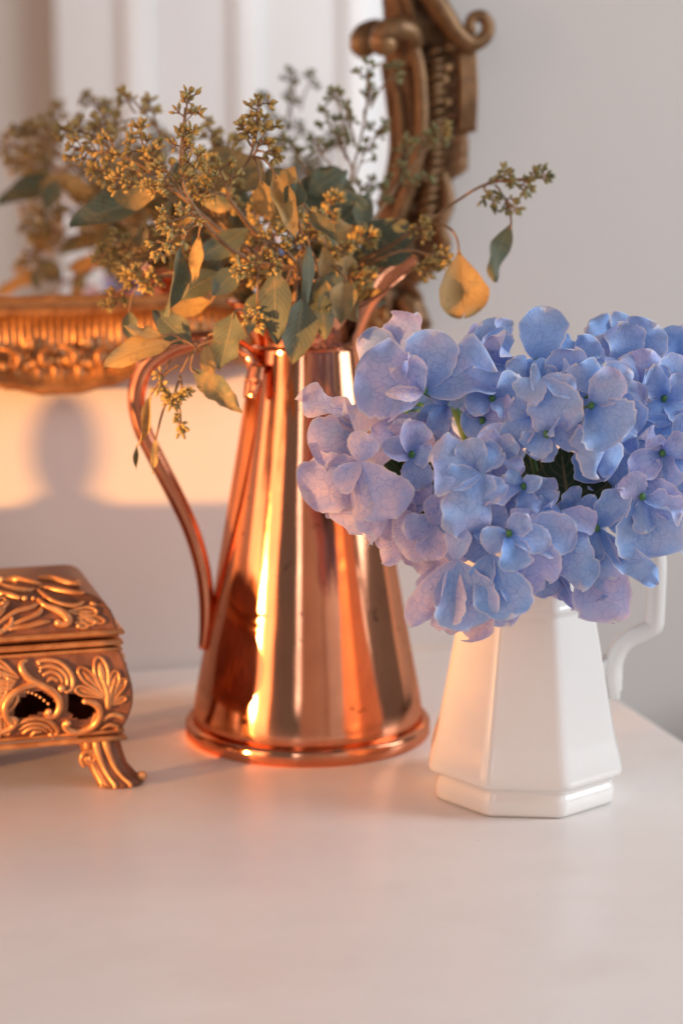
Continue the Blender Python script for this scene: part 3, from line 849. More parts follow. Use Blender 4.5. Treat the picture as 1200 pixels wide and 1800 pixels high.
def rail(mirr, name):
    yb = [(80, 686), (120, 685), (180, 672), (225, 656), (262, 636), (305, 617), (345, 612), (390, 628), (430, 640), (480, 632), (540, 606), (600, 585), (660, 578)]
    xs = np.linspace(90, 655, 190)
    prof_ = [(0.0, 0.000), (0.001, 0.016), (0.05, 0.018), (0.075, 0.026), (0.10, 0.034), (0.16, 0.036), (0.21, 0.031), (0.26, 0.025), (0.34, 0.022), (0.45, 0.022), (0.56, 0.024), (0.66, 0.028), (0.74, 0.031), (0.80, 0.032), (0.84, 0.036), (0.89, 0.044), (0.94, 0.045), (0.985, 0.038), (1.0, 0.026), (1.001, 0.0)]
    vs, fs = [], []
    for x in xs:
        b_ = interp(yb, x)
        for k, (v, d) in enumerate(prof_):
            g = math.exp(-((v - 0.42) / 0.16) ** 2)
            dd = d + 0.0036 * g * abs(math.sin(math.pi * x / 13.0)) + 0.0035 * math.exp(-((v - 0.72) / 0.08) ** 2) * math.sin(x / 7.3) * math.sin(x / 3.1 + 1)
            vs.append(FW(x, 516 + (b_ - 516) * v, dd, mirr))
    m = len(prof_)
    for i in range(len(xs) - 1):
        for k in range(m - 1):
            f = (i * m + k, (i + 1) * m + k, (i + 1) * m + k + 1, i * m + k + 1)
            fs.append(f if not mirr else f[::-1])
    mb = MB(); mb.add(vs, fs)
    r_ = mb.build(name, M['frame_gold'], mir)
    mb = MB()
    rnd = random.Random(3)
    for x in np.arange(96, 640, 13.0):
        b_ = interp(yb, x)
        v = 0.70 + 0.05 * math.sin(x / 23)
        mb.ball(FW(x, 516 + (b_ - 516) * v, 0.031, mirr), 0.0028 + 0.0022 * rnd.random(), 8, 6)
    mb.build('beading', M['frame_gold'], r_)
    mb = MB()
    for x in np.arange(110, 640, 58.0):
        x += rnd.uniform(-9, 9)
        b_ = interp(yb, x)
        H = (b_ - 516) * rnd.uniform(0.8, 1.1)
        if rnd.random() < 1.1:
            sgn = rnd.choice((-1, 1))
            mb.tube([FW(x - 22 * sgn, 516 + H * 0.56, 0.029, mirr), FW(x - 6 * sgn, 516 + H * 0.58, 0.032, mirr), FW(x + 9 * sgn, 516 + H * 0.66, 0.033, mirr), FW(x + 3 * sgn, 516 + H * 0.77, 0.034, mirr), FW(x - 7 * sgn, 516 + H * 0.72, 0.034, mirr)], [0.0015, 0.0026, 0.0030, 0.0026, 0.0018], 8, 5)
            mb.ball(FW(x + 24 * sgn, 516 + H * 0.55, 0.027, mirr), 0.0034, 10, 8, (0.8, 0.6, 1.8))
            continue
        mb.tube([FW(x - 20, 516 + H * 0.66, 0.030, mirr), FW(x - 16, 516 + H * 0.4, 0.031, mirr), FW(x, 516 + H * 0.28, 0.033, mirr), FW(x + 16, 516 + H * 0.4, 0.031, mirr), FW(x + 20, 516 + H * 0.66, 0.030, mirr)], [0.0024, 0.0030, 0.0034, 0.0030, 0.0024], 8, 5)
        mb.ball(FW(x, 516 + H * 0.58, 0.029, mirr), 0.0055, 10, 8, (0.8, 0.6, 1.5))
    mb.build('carved_shell', M['frame_gold'], r_)
rail(False, 'bottom_rail'); rail(True, 'bottom_rail')
XIN = [(-520, 640), (-350, 655), (-200, 640), (-60, 650), (0, 664), (40, 668), (100, 668), (150, 673), (200, 681), (260, 684), (310, 676), (350, 661), (400, 650), (450, 645), (500, 642), (577, 642)]
XOUT = [(-520, 740), (-350, 745), (-200, 712), (-60, 722), (0, 745), (40, 778), (70, 800), (95, 814), (230, 816), (240, 806), (300, 804), (318, 780), (340, 773), (400, 770), (440, 764), (490, 716), (520, 730), (555, 742), (577, 738)]
def side(mirr):
    ys = np.linspace(-520, 577, 240)
    pr = [(0, 0.0), (0.002, 0.014), (0.06, 0.020), (0.12, 0.024), (0.25, 0.028), (0.38, 0.020), (0.5, 0.018), (0.62, 0.018), (0.75, 0.020), (0.88, 0.026), (0.96, 0.024), (0.998, 0.016), (1, 0.0)]
    vs, fs = [], []
    for y in ys:
        a, c = interp(XIN, y), interp(XOUT, y)
        for v, d in pr:
            dd = d
            if 0.3 < v < 0.9: dd += 0.0045 * mnoise.noise(Vector((y / 14.0, v * 9, 3.1)))
            vs.append(FW(a + (c - a) * v, y, dd, mirr))
    m = len(pr)
    for i in range(len(ys) - 1):
        for k in range(m - 1):
            f = (i * m + k, i * m + k + 1, (i + 1) * m + k + 1, (i + 1) * m + k)
            fs.append(f[::-1] if not mirr else f)
    mb = MB(); mb.add(vs, fs); s_ = mb.build('side_rail', M['frame_dark'], mir)
    def tb(name, strokes, balls=(), mat='frame_side'):
        m = MB()
        for pts, rad in strokes:
            m.tube([FW(x, y, off, mirr) for x, y, off in pts], [r * 0.00045 for r in rad], 12, 6, nrm=N)
        for x, y, off, r in balls: m.ball(FW(x, y, off, mirr), r * 0.00045, 14, 10)
        return m.build(name, M[mat], s_)
    tb('inner_ridge', [([(690, 60, 0.03), (706, 95, 0.034), (714, 140, 0.034), (717, 200, 0.034), (714, 255, 0.033), (702, 310, 0.032), (686, 360, 0.03), (670, 410, 0.03), (655, 470, 0.03)], [9, 11, 12, 12, 12, 12, 12, 11, 9]),
                       ([(672, 110, 0.022), (684, 180, 0.024), (690, 250, 0.024), (682, 310, 0.024), (664, 365, 0.022)], [6, 7, 7, 7, 6])])
    tb('volute', [([(700, 120, 0.026), (704, 85, 0.033), (694, 60, 0.038), (672, 54, 0.040), (650, 62, 0.040), (640, 76, 0.04)], [8, 13, 18, 22, 22, 18])], [(648, 77, 0.038, 24)])
    tb('volute', [([(655, -200, 0.03), (668, -120, 0.032), (694, -60, 0.036), (724, -12, 0.038), (748, 28, 0.040), (770, 60, 0.040), (795, 79, 0.040), (818, 72, 0.040), (827, 52, 0.040), (817, 34, 0.040), (800, 36, 0.040), (794, 52, 0.041), (803, 60, 0.042)], [10, 14, 18, 20, 20, 18, 15, 13, 12, 11, 10, 9, 6]),
                  ([(676, -60, 0.028), (690, -10, 0.03), (706, 40, 0.03), (722, 80, 0.028)], [8, 10, 10, 7])])
    tb('fluted_column', [([(x, 92, 0.026), (x + 1, 160, 0.028), (x, 232, 0.026)], [6, 6.5, 6]) for x in (791, 801, 811)] + [([(797, 242, 0.02), (797, 300, 0.02)], [7, 7]), ([(805, 242, 0.018), (804, 298, 0.018)], [5, 5])])
    rnd = random.Random(11)
    st = []
    for k in range(22):
        y = 95 + k * 15; cx_ = 748 - max(0, (y - 250)) * 0.12
        st.append(([(cx_ - 22, y + 9, 0.022), (cx_ - 4, y - 3 + rnd.uniform(-3, 3), 0.030), (cx_ + 18, y - 9, 0.024)], [3, 7 + rnd.uniform(-1.5, 2), 3]))
    tb('carved_leafwork', st, [(768 + rnd.uniform(-7, 7), 85 + k * 30 + rnd.uniform(-6, 6), 0.024, rnd.uniform(6, 11)) for k in range(4)])
    tb('corner_scroll', [([(760, 300, 0.022), (768, 350, 0.026), (752, 395, 0.028), (762, 430, 0.026), (735, 470, 0.026), (712, 490, 0.024)], [10, 13, 14, 13, 12, 9]), ([(690, 520, 0.024), (705, 545, 0.030), (726, 562, 0.028), (738, 570, 0.022)], [14, 18, 13, 6])], [(705, 535, 0.028, 17)])
side(False); side(True)
mb = MB()
mb.tube([FW(700, -500, 0.02), FW(400, -620, 0.03), FW(90, -660, 0.03), FW(400, -620, 0.03, True), FW(700, -500, 0.02, True)], [0.02, 0.03, 0.035, 0.03, 0.02], 14, 10, nrm=N, flat=0.6)
mb.build('top_rail', M['frame_gold'], mir)

# ------------------------------------------------------------------ leaves and petals
def sheet(B, T, Wd, nrm, prof, cup=0.0, bend=0.0, ruffle=0.0, rag=0.02, twist=0.0, nu=14, nv=10, seed=0, notch=0.0, tear=0.0, fold=0.0, fine=0.0):
    rnd = random.Random(seed)
    B, T = Vector(B), Vector(T)
    a = T - B; L = a.length; ad = a / L
    n = (nrm - ad * nrm.dot(ad))
    if n.length < 1e-4: n = ad.orthogonal()
    n.normalize(); s = ad.cross(n).normalized()
    p1, p2, p3, p4 = [rnd.uniform(0, 6.28) for _ in range(4)]
    k1, k2 = rnd.uniform(2.0, 3.4), rnd.uniform(4.5, 7.5)
    vs, uv, fl = [], [], []
    for i in range(nu + 1):
        u = 0.5 - 0.5 * math.cos(math.pi * (i / nu)) if i > nu / 2 else i / nu
        w0 = prof(u) * Wd / 2
        tw = twist * (u - 0.3)
        sd = s * math.cos(tw) + n * math.sin(tw); nn = n * math.cos(tw) - s * math.sin(tw)
        for j in range(nv + 1):
            v = -1 + 2 * j / nv
            sg = 1 if v > 0 else -1
            wl = w0 * (1 + rag * math.sin(k2 * 2.3 * u + p1 * sg) + rag * 0.7 * math.sin(k2 * 5.1 * u + p2 * sg))
            if fine:
                wl *= 1 + fine * mnoise.noise(Vector((u * 26, sg * 7.0 + seed * 1.7, 1.5)))
            if tear and u > 0.3:
                wl *= 1 - tear * max(0.0, mnoise.noise(Vector((u * 9, sg * 3.0 + seed, 0.5))))
            uu = u - notch * (1 - abs(v)) ** 2 * max(0, u - 0.6) * 1.2 * 0.25
            y = v * wl
            h = cup * L * ((y / (Wd / 2)) ** 2) * 0.5 + bend * L * math.sin(math.pi * u * 0.9) * 0.5 + fold * abs(y)
            e2 = v * v * u
            h += ruffle * L * (0.10 * e2 * math.sin(k1 * 2 * u * 2 + p3 * sg) + 0.05 * e2 * math.sin(k2 * 2 * u + p4 * sg) + 0.06 * u ** 3 * math.sin(2.3 * v + p3))
            vs.append(B + ad * (uu * L) + sd * y + nn * h)
            uv.append((u, (v + 1) / 2)); fl.append((u * L / 0.04, y / 0.04))
    fs = [(i * (nv + 1) + j, i * (nv + 1) + j + 1, (i + 1) * (nv + 1) + j + 1, (i + 1) * (nv + 1) + j) for i in range(nu) for j in range(nv)]
    m = MB(); m.add(vs, fs); m.uv = uv; m.uv2 = fl
    return m
def petal_prof(u):
    if u < 0.6: return max(0.10, math.sin(math.pi / 2 * u / 0.6) ** 0.72)
    return math.sqrt(max(0.0, 1 - ((u - 0.6) / 0.4) ** 2.4))
def euca_prof(u):
    if u < 0.42: return max(0.05, math.sin(math.pi / 2 * u / 0.42) ** 1.15)
    return max(0.0, 1 - ((u - 0.42) / 0.58) ** 1.9)
def round_prof(u):
    if u < 0.66: return max(0.05, math.sin(math.pi / 2 * u / 0.66) ** 1.25)
    return math.sqrt(max(0.0, 1 - ((u - 0.66) / 0.34) ** 2.2))

# ------------------------------------------------------------------ dried eucalyptus
euc_group = 'eucalyptus stems in the copper pitcher'
THROAT = Vector((CX.x, CX.y, 0.24))
def seed_shape(m, p, d, L, Wd):
    d = d.normalized(); s = d.orthogonal().normalized(); t_ = d.cross(s)
    m.ball(p + d * (L * 0.5), 1.0, 6, 5, (Wd / 2, Wd / 2, L / 2), (s, t_, d))
    # small blunt cap
    m.ball(p + d * (L * 0.93), 1.0, 5, 3, (Wd * 0.24, Wd * 0.24, L * 0.16), (s, t_, d))
def cluster(root, c, rad, src, rnd, dens=1.0, droop=0.0, mat='seed'):
    """panicle of gum nuts around c, hanging on a twig that comes from src"""
    ms, mt = MB(), MB()
    axis = (c - src); axis = axis.normalized() if axis.length > 1e-5 else UP
    a0 = c - axis * rad * 0.9; a1 = c + axis * rad * 0.75
    mt.tube([src, src.lerp(a0, 0.6) + Vector((rnd.uniform(-.3, .3), rnd.uniform(-.3, .3), rnd.uniform(-.1, .3))) * rad * 0.5, a0, c, a1], [0.0009, 0.0008, 0.0007, 0.0006, 0.0004], 5, 4)
    nU = max(4, int(dens * (4 + rad * 320)))
    for k in range(nU):
        f = k / max(1, nU - 1)
        b = a0.lerp(a1, f)
        th = k * 2.4 + rnd.uniform(-.4, .4)
        s = axis.orthogonal().normalized(); t_ = axis.cross(s)
        out = (s * math.cos(th) + t_ * math.sin(th))
        node = b + out * rad * rnd.uniform(0.25, 0.75) * (1 - 0.35 * f) + axis * rad * 0.25 - UP * droop * rad
        if k == nU - 1: node = a1; out = axis
        mt.tube([b, b.lerp(node, 0.5) + UP * 0.0006, node], [0.0006, 0.0005, 0.0005], 4, 2)
        dirn = (node - b)
        dirn = (dirn.normalized() if dirn.length > 1e-6 else axis) + axis * 0.4; dirn.normalize()
        for q in range(rnd.randint(5, 8)):
            dd = (dirn + Vector((rnd.gauss(0, 1), rnd.gauss(0, 1), rnd.gauss(0, 1))) * 0.55).normalized()
            pl = rnd.uniform(0.0014, 0.0032)
            e = node + dd * pl
            mt.tube([node, e], [0.00035, 0.0005], 4, 1, smooth=False)
            seed_shape(ms, e, dd, rnd.uniform(0.0031, 0.0048), rnd.uniform(0.0019, 0.0027))
    sc_ = ms.build('seed_cluster', M[mat], root); sc_['kind'] = 'stuff'
    mt.build('sprig', M['twig'], sc_)
VIEW = Vector((0, -1, 0.18)).normalized()
LEAFN = [0]
def leaf(root, bx, by, tx, ty, w, gold, Y, Y2=None, kind=euca_prof, nx=0.0, nz=0.0, ny=-1.0, src=None, **kw):
    LEAFN[0] += 1
    Y2 = Y2 if Y2 is not None else Y
    B, T = P(bx, by, Y), P(tx, ty, Y2)
    rnd = random.Random(LEAFN[0] * 13)
    prm = dict(cup=rnd.uniform(-0.12, 0.22), bend=rnd.uniform(-0.2, 0.2), ruffle=rnd.uniform(0.3, 0.9), rag=0.02, twist=rnd.uniform(-0.5, 0.5), fold=rnd.uniform(-0.1, 0.25))
    prm.update(kw)
    m = sheet(B, T, w * MPP(Y), Vector((nx, ny, 0.15 + nz)), kind, nu=16, nv=8, seed=LEAFN[0], **prm)
    o = m.build('leaf', M['eucalyptus_leaf'], root, attr={'gold': gold})
    if src is not None:
        mt = MB(); S_ = P(*src)
        mt.tube([S_, S_.lerp(B, 0.55) + UP * 0.003, B, B.lerp(T, 0.12)], [0.0009, 0.0008, 0.0007, 0.0004], 5, 4)
        mt.build('leaf_stalk', M['twig'], o)
    return o
def stem(label, path, r0=0.0019, r1=0.0008):
    pts = [THROAT + Vector((random.uniform(-.02, .02), random.uniform(-.02, .02), -0.02))] + [P(*p) for p in path]
    o = thing('eucalyptus_stem', label, 'branch', pts[0], euc_group)
    m = MB(); m.tube(pts, [r0, r0 * 0.9, r1 * 1.2, r1], 7, 6); m.build('twig', M['twig'], o)
    return o, pts
def add_clusters(root, specs, seed=0, dens=1.0):
    rnd = random.Random(seed)
    for (x, y, r, Y, sx, sy) in specs:
        cluster(root, P(x, y, Y), r * MPP(Y), P(sx, sy, Y + 0.01), rnd, dens, mat='seed_green' if seed in (9, 10, 11) else 'seed')

o, _ = stem('eucalyptus stem of golden seed clusters reaching to the left', [(470, 480, 1.37), (380, 400, 1.33), (290, 320, 1.31), (215, 275, 1.31), (130, 262, 1.32)])
add_clusters(o, [(150, 262, 30, 1.32, 215, 275), (205, 268, 38, 1.31, 250, 295), (250, 248, 34, 1.31, 270, 305), (228, 318, 34, 1.30, 290, 320), (185, 300, 26, 1.33, 250, 300), (270, 285, 28, 1.31, 300, 325)], 1)
o, _ = stem('eucalyptus stem with the sharp upright seed clusters above the handle', [(470, 500, 1.36), (395, 430, 1.29), (345, 370, 1.26), (318, 300, 1.26), (326, 190, 1.285)])
add_clusters(o, [(302, 312, 36, 1.255, 330, 350), (328, 190, 32, 1.285, 320, 260), (325, 248, 28, 1.275, 320, 290), (312, 385, 38, 1.25, 345, 375), (296, 425, 34, 1.25, 340, 390), (345, 285, 26, 1.265, 325, 320), (282, 330, 26, 1.26, 318, 340)], 2)
leaf(o, 318, 432, 290, 556, 34, 0.15, 1.262, 1.255, cup=0.4, twist=0.7, src=(345, 395, 1.26), nx=0.6)
leaf(o, 350, 412, 338, 500, 28, 0.8, 1.275, src=(360, 390, 1.27), nx=-0.5)
o, _ = stem('eucalyptus stem with the seed cluster standing tallest in the middle', [(490, 480, 1.36), (425, 380, 1.31), (400, 335, 1.29), (440, 275, 1.29), (458, 190, 1.295)])
add_clusters(o, [(452, 200, 30, 1.295, 445, 265), (462, 240, 30, 1.29, 445, 275), (430, 232, 18, 1.29, 445, 260), (392, 312, 34, 1.28, 405, 345), (360, 335, 30, 1.29, 400, 345), (478, 270, 18, 1.30, 450, 265)], 3)
leaf(o, 480, 300, 520, 420, 40, 0.95, 1.28, 1.265, cup=0.3, twist=0.9, src=(445, 275, 1.29), tear=0.15)
leaf(o, 458, 315, 475, 395, 42, 0.85, 1.285, nx=-0.4, src=(445, 275, 1.29))
o, _ = stem('drooping eucalyptus stem of torn leaves hanging over the copper handle', [(480, 520, 1.34), (440, 560, 1.29), (395, 590, 1.285), (345, 612, 1.28), (318, 655, 1.275)], 0.0014, 0.0007)
leaf(o, 412, 548, 384, 652, 66, 0.08, 1.28, 1.272, src=(440, 560, 1.29), tear=0.5, rag=0.06, nx=-0.3)
leaf(o, 336, 648, 426, 722, 46, 0.42, 1.272, 1.262, src=(345, 612, 1.28), tear=0.45, rag=0.07, twist=0.5)
leaf(o, 362, 600, 372, 678, 30, 0.9, 1.29, 1.30, src=(380, 590, 1.285), nx=0.4)
leaf(o, 302, 602, 184, 648, 58, 0.92, 1.275, 1.262, src=(345, 610, 1.28), tear=0.2, rag=0.04, nx=-0.5, nz=0.4)
leaf(o, 288, 590, 218, 572, 26, 0.95, 1.272, 1.265, src=(330, 605, 1.28), tear=0.9, rag=0.2, nx=-0.5, nz=0.6)
leaf(o, 338, 605, 268, 545, 54, 0.05, 1.285, 1.29, src=(355, 612, 1.285), nx=0.2)
leaf(o, 268, 690, 240, 785, 18, 0.9, 1.272, src=(318, 640, 1.276), cup=0.3, twist=1.5)
leaf(o, 241, 782, 240, 826, 10, 0.1, 1.272, cup=0.5)
leaf(o, 275, 768, 268, 832, 14, 0.75, 1.27, src=(300, 690, 1.274), twist=1.0)
add_clusters(o, [(318, 742, 17, 1.272, 316, 690), (284, 672, 14, 1.275, 300, 632), (322, 688, 10, 1.272, 316, 660), (305, 700, 10, 1.272, 314, 670)], 4, 0.55)
o, _ = stem('eucalyptus stem hanging straight down the pitcher front with two broad leaves', [(520, 500, 1.34), (510, 450, 1.30), (470, 425, 1.28), (455, 470, 1.275), (452, 535, 1.272)], 0.0016, 0.0007)
leaf(o, 484, 470, 487, 606, 62, 0.10, 1.275, 1.268, src=(490, 430, 1.285), nx=-0.25, bend=0.1, twist=0.1)
leaf(o, 532, 522, 514, 641, 68, 0.12, 1.280, 1.272, src=(525, 450, 1.29), nx=0.2, bend=0.1, twist=-0.1, tear=0.1)
leaf(o, 543, 425, 534, 545, 26, 0.05, 1.285, 1.28, src=(520, 420, 1.29), twist=0.3, nx=0.6)
for bx_, by_, tx_, ty_, w_, g_ in ((462, 505, 436, 588, 44, 0.2), (560, 505, 572, 598, 46, 0.15), (588, 492, 628, 566, 44, 0.45), (505, 492, 462, 548, 46, 0.25), (600, 470, 560, 545, 40, 0.1), (420, 470, 372, 520, 44, 0.15)):
    leaf(o, bx_, by_, tx_, ty_, w_, g_, 1.315, 1.305, src=(520, 470, 1.33))
add_clusters(o, [(432, 468, 26, 1.272, 458, 450), (480, 425, 30, 1.285, 490, 440), (452, 556, 20, 1.27, 453, 520), (478, 462, 16, 1.28, 470, 430)], 5)
o, _ = stem('low eucalyptus stem with seed clusters just above the mirror rail', [(470, 520, 1.37), (390, 500, 1.34), (320, 480, 1.33), (260, 490, 1.33), (205, 515, 1.335)])
add_clusters(o, [(205, 525, 22, 1.335, 240, 500), (268, 490, 26, 1.33, 300, 485), (238, 488, 20, 1.33, 270, 488), (195, 455, 26, 1.36, 240, 485), (215, 425, 22, 1.36, 250, 470)], 6)
leaf(o, 392, 480, 302, 525, 52, 0.12, 1.325, 1.31, src=(400, 500, 1.34), nz=0.4)
leaf(o, 228, 545, 232, 603, 30, 0.1, 1.33, src=(240, 505, 1.33))
leaf(o, 372, 530, 285, 545, 44, 0.85, 1.345, nz=0.5, src=(395, 505, 1.34))
leaf(o, 438, 400, 345, 455, 50, 0.10, 1.33, 1.31, nz=0.5)
o, _ = stem('blurred eucalyptus stem at the far back left with a long green leaf', [(440, 470, 1.40), (330, 370, 1.40), (220, 280, 1.40), (165, 240, 1.42), (120, 230, 1.42)])
add_clusters(o, [(150, 236, 30, 1.42, 180, 258), (182, 228, 30, 1.42, 205, 265), (120, 232, 18, 1.42, 160, 245)], 7)
leaf(o, 262, 350, 124, 402, 66, 0.12, 1.36, 1.345, src=(330, 365, 1.40), nz=0.3, bend=0.2)
leaf(o, 200, 330, 165, 395, 46, 0.55, 1.42, src=(230, 300, 1.44))
o, _ = stem('blurred eucalyptus stem upright against the mirror glass', [(480, 470, 1.44), (380, 340, 1.46), (290, 240, 1.47), (225, 165, 1.475)])
add_clusters(o, [(222, 172, 18, 1.475, 240, 200), (266, 190, 18, 1.47, 280, 235), (210, 215, 14, 1.47, 250, 210), (370, 235, 22, 1.47, 380, 300), (410, 262, 22, 1.46, 400, 310), (340, 262, 26, 1.46, 360, 310), (380, 275, 24, 1.46, 390, 330)], 8)
leaf(o, 470, 330, 365, 262, 80, 0.55, 1.40, 1.43, src=(420, 380, 1.44), nz=0.2)
leaf(o, 420, 300, 345, 330, 60, 0.75, 1.41, src=(420, 370, 1.44))
o, _ = stem('feathery grey-green eucalyptus stem rising in front of the mirror edge', [(570, 470, 1.44), (605, 380, 1.47), (620, 300, 1.485), (640, 215, 1.49), (650, 130, 1.495)])
add_clusters(o, [(645, 128, 20, 1.495, 645, 180), (575, 210, 16, 1.49, 610, 280), (612, 205, 22, 1.49, 625, 260), (648, 170, 20, 1.49, 640, 210), (600, 250, 22, 1.485, 620, 300), (640, 268, 24, 1.485, 622, 320), (665, 230, 20, 1.49, 640, 270), (590, 172, 12, 1.49, 612, 230), (690, 128, 16, 1.495, 650, 190), (560, 260, 22, 1.48, 600, 330), (515, 260, 24, 1.47, 560, 340), (640, 330, 24, 1.48, 615, 360)], 9, 0.6)
o, _ = stem('blurred eucalyptus stem crossing the carved mirror frame', [(600, 470, 1.43), (660, 380, 1.46), (710, 310, 1.48), (772, 235, 1.49)])
add_clusters(o, [(772, 236, 20, 1.49, 745, 270), (742, 255, 22, 1.49, 725, 295), (715, 262, 22, 1.485, 715, 305), (700, 310, 24, 1.48, 690, 340), (735, 318, 22, 1.48, 705, 330), (670, 350, 26, 1.47, 665, 385)], 10, 0.7)
o, _ = stem('eucalyptus stem stretching right past the frame with one round yellow leaf', [(610, 500, 1.38), (690, 430, 1.37), (752, 390, 1.365), (800, 355, 1.36), (860, 322, 1.355), (955, 312, 1.35)])
add_clusters(o, [(880, 312, 20, 1.355, 850, 328), (915, 325, 24, 1.352, 880, 318), (945, 312, 20, 1.35, 910, 318), (892, 355, 24, 1.355, 870, 325), (862, 348, 16, 1.355, 850, 330)], 11, 0.9)
leaf(o, 806, 440, 815, 560, 88, 0.92, 1.335, 1.33, kind=round_prof, notch=0.9, cup=0.25, bend=-0.12, twist=0.35, ruffle=1.0, fold=0.22, rag=0.03)
mt = MB(); mt.tube([P(752, 392, 1.365), P(785, 398, 1.355), P(802, 418, 1.34), P(807, 448, 1.335)], [0.001, 0.0009, 0.0008, 0.0008], 6, 5); mt.build('leaf_stalk', M['twig'], o)
leaf(o, 898, 392, 872, 497, 42, 0.05, 1.352, 1.35, src=(890, 350, 1.355), nx=0.5, bend=-0.35, twist=0.4)
o, _ = stem('short eucalyptus stem with seeds lying on the pitcher spout', [(600, 510, 1.38), (670, 455, 1.36), (720, 440, 1.355), (768, 455, 1.35)])
add_clusters(o, [(768, 452, 24, 1.35, 735, 445), (745, 470, 22, 1.35, 725, 448), (740, 408, 22, 1.36, 715, 440)], 12)
leaf(o, 618, 395, 722, 445, 96, 0.05, 1.39, 1.375, src=(620, 470, 1.38), kind=round_prof, nz=0.1, twist=0.2)
o, _ = stem('eucalyptus stem of small curled leaves in the centre of the bunch', [(540, 490, 1.36), (530, 420, 1.31), (520, 360, 1.29), (515, 320, 1.285)], 0.0016, 0.0008)
leaf(o, 527, 320, 506, 366, 44, 0.10, 1.275, src=(520, 345, 1.285), fold=0.5, nx=0.3)
leaf(o, 518, 292, 498, 335, 34, 0.8, 1.285, nx=-0.5)
leaf(o, 540, 368, 600, 438, 28, 0.45, 1.28, 1.265, src=(520, 360, 1.29), twist=0.9, fold=0.4)
leaf(o, 606, 488, 600, 572, 50, 0.6, 1.30, 1.29, src=(560, 460, 1.33), tear=0.2, fold=0.4)
leaf(o, 570, 425, 582, 545, 34, 0.65, 1.315, src=(545, 420, 1.32), twist=0.8)
leaf(o, 560, 480, 575, 560, 36, 0.35, 1.31, src=(545, 440, 1.32), twist=-0.5)
add_clusters(o, [(508, 385, 22, 1.29, 522, 400), (510, 420, 24, 1.29, 528, 430)], 13)
o, _ = stem('eucalyptus stem of broad dark leaves at the back of the bunch', [(540, 480, 1.42), (560, 400, 1.43), (570, 330, 1.44)])
leaf(o, 600, 440, 560, 300, 110, 0.15, 1.41, 1.43, kind=round_prof, nx=0.2)
leaf(o, 560, 430, 640, 350, 100, 0.12, 1.41, 1.42, kind=round_prof)
leaf(o, 520, 420, 470, 300, 90, 0.5, 1.40, 1.42, kind=round_prof)
leaf(o, 540, 340, 612, 300, 60, 0.2, 1.42, 1.43)
leaf(o, 640, 470, 690, 400, 90, 0.08, 1.40, 1.39, kind=round_prof)
leaf(o, 560, 520, 640, 440, 100, 0.1, 1.39, 1.38, kind=round_prof)
rnd = random.Random(5)
o, _ = stem('short leafy eucalyptus stem filling the mouth of the pitcher', [(520, 520, 1.39), (500, 470, 1.37), (480, 430, 1.36)])
for k in range(26):
    x, y = rnd.uniform(380, 640), rnd.uniform(400, 520); a = rnd.uniform(0, 6.28); L = rnd.uniform(50, 90)
    leaf(o, x, y, x + L * math.cos(a), min(535, y + L * math.sin(a) * 0.8), rnd.uniform(34, 60), rnd.choice((0.1, 0.2, 0.5, 0.8)), rnd.uniform(1.33, 1.45), rnd.uniform(1.33, 1.45), nx=rnd.uniform(-.6, .6))
add_clusters(o, [(rnd.uniform(400, 640), rnd.uniform(350, 500), rnd.uniform(20, 32), rnd.uniform(1.32, 1.45), 510, 500) for k in range(16)], 14)
o, _ = stem('short leafy eucalyptus stem filling the left of the bunch', [(500, 520, 1.39), (430, 440, 1.37), (370, 370, 1.37)])
for k in range(14):
    x, y = rnd.uniform(260, 430), rnd.uniform(340, 480); a = rnd.uniform(2.0, 4.3); L = rnd.uniform(50, 90)
    leaf(o, x, y, x + L * math.cos(a), y + L * math.sin(a) * 0.6, rnd.uniform(34, 56), rnd.choice((0.15, 0.5, 0.7, 0.85)), rnd.uniform(1.34, 1.43), rnd.uniform(1.34, 1.43), nx=rnd.uniform(-.6, .6))
add_clusters(o, [(rnd.uniform(220, 440), rnd.uniform(300, 470), rnd.uniform(20, 30), rnd.uniform(1.33, 1.43), 400, 420) for k in range(12)], 15)

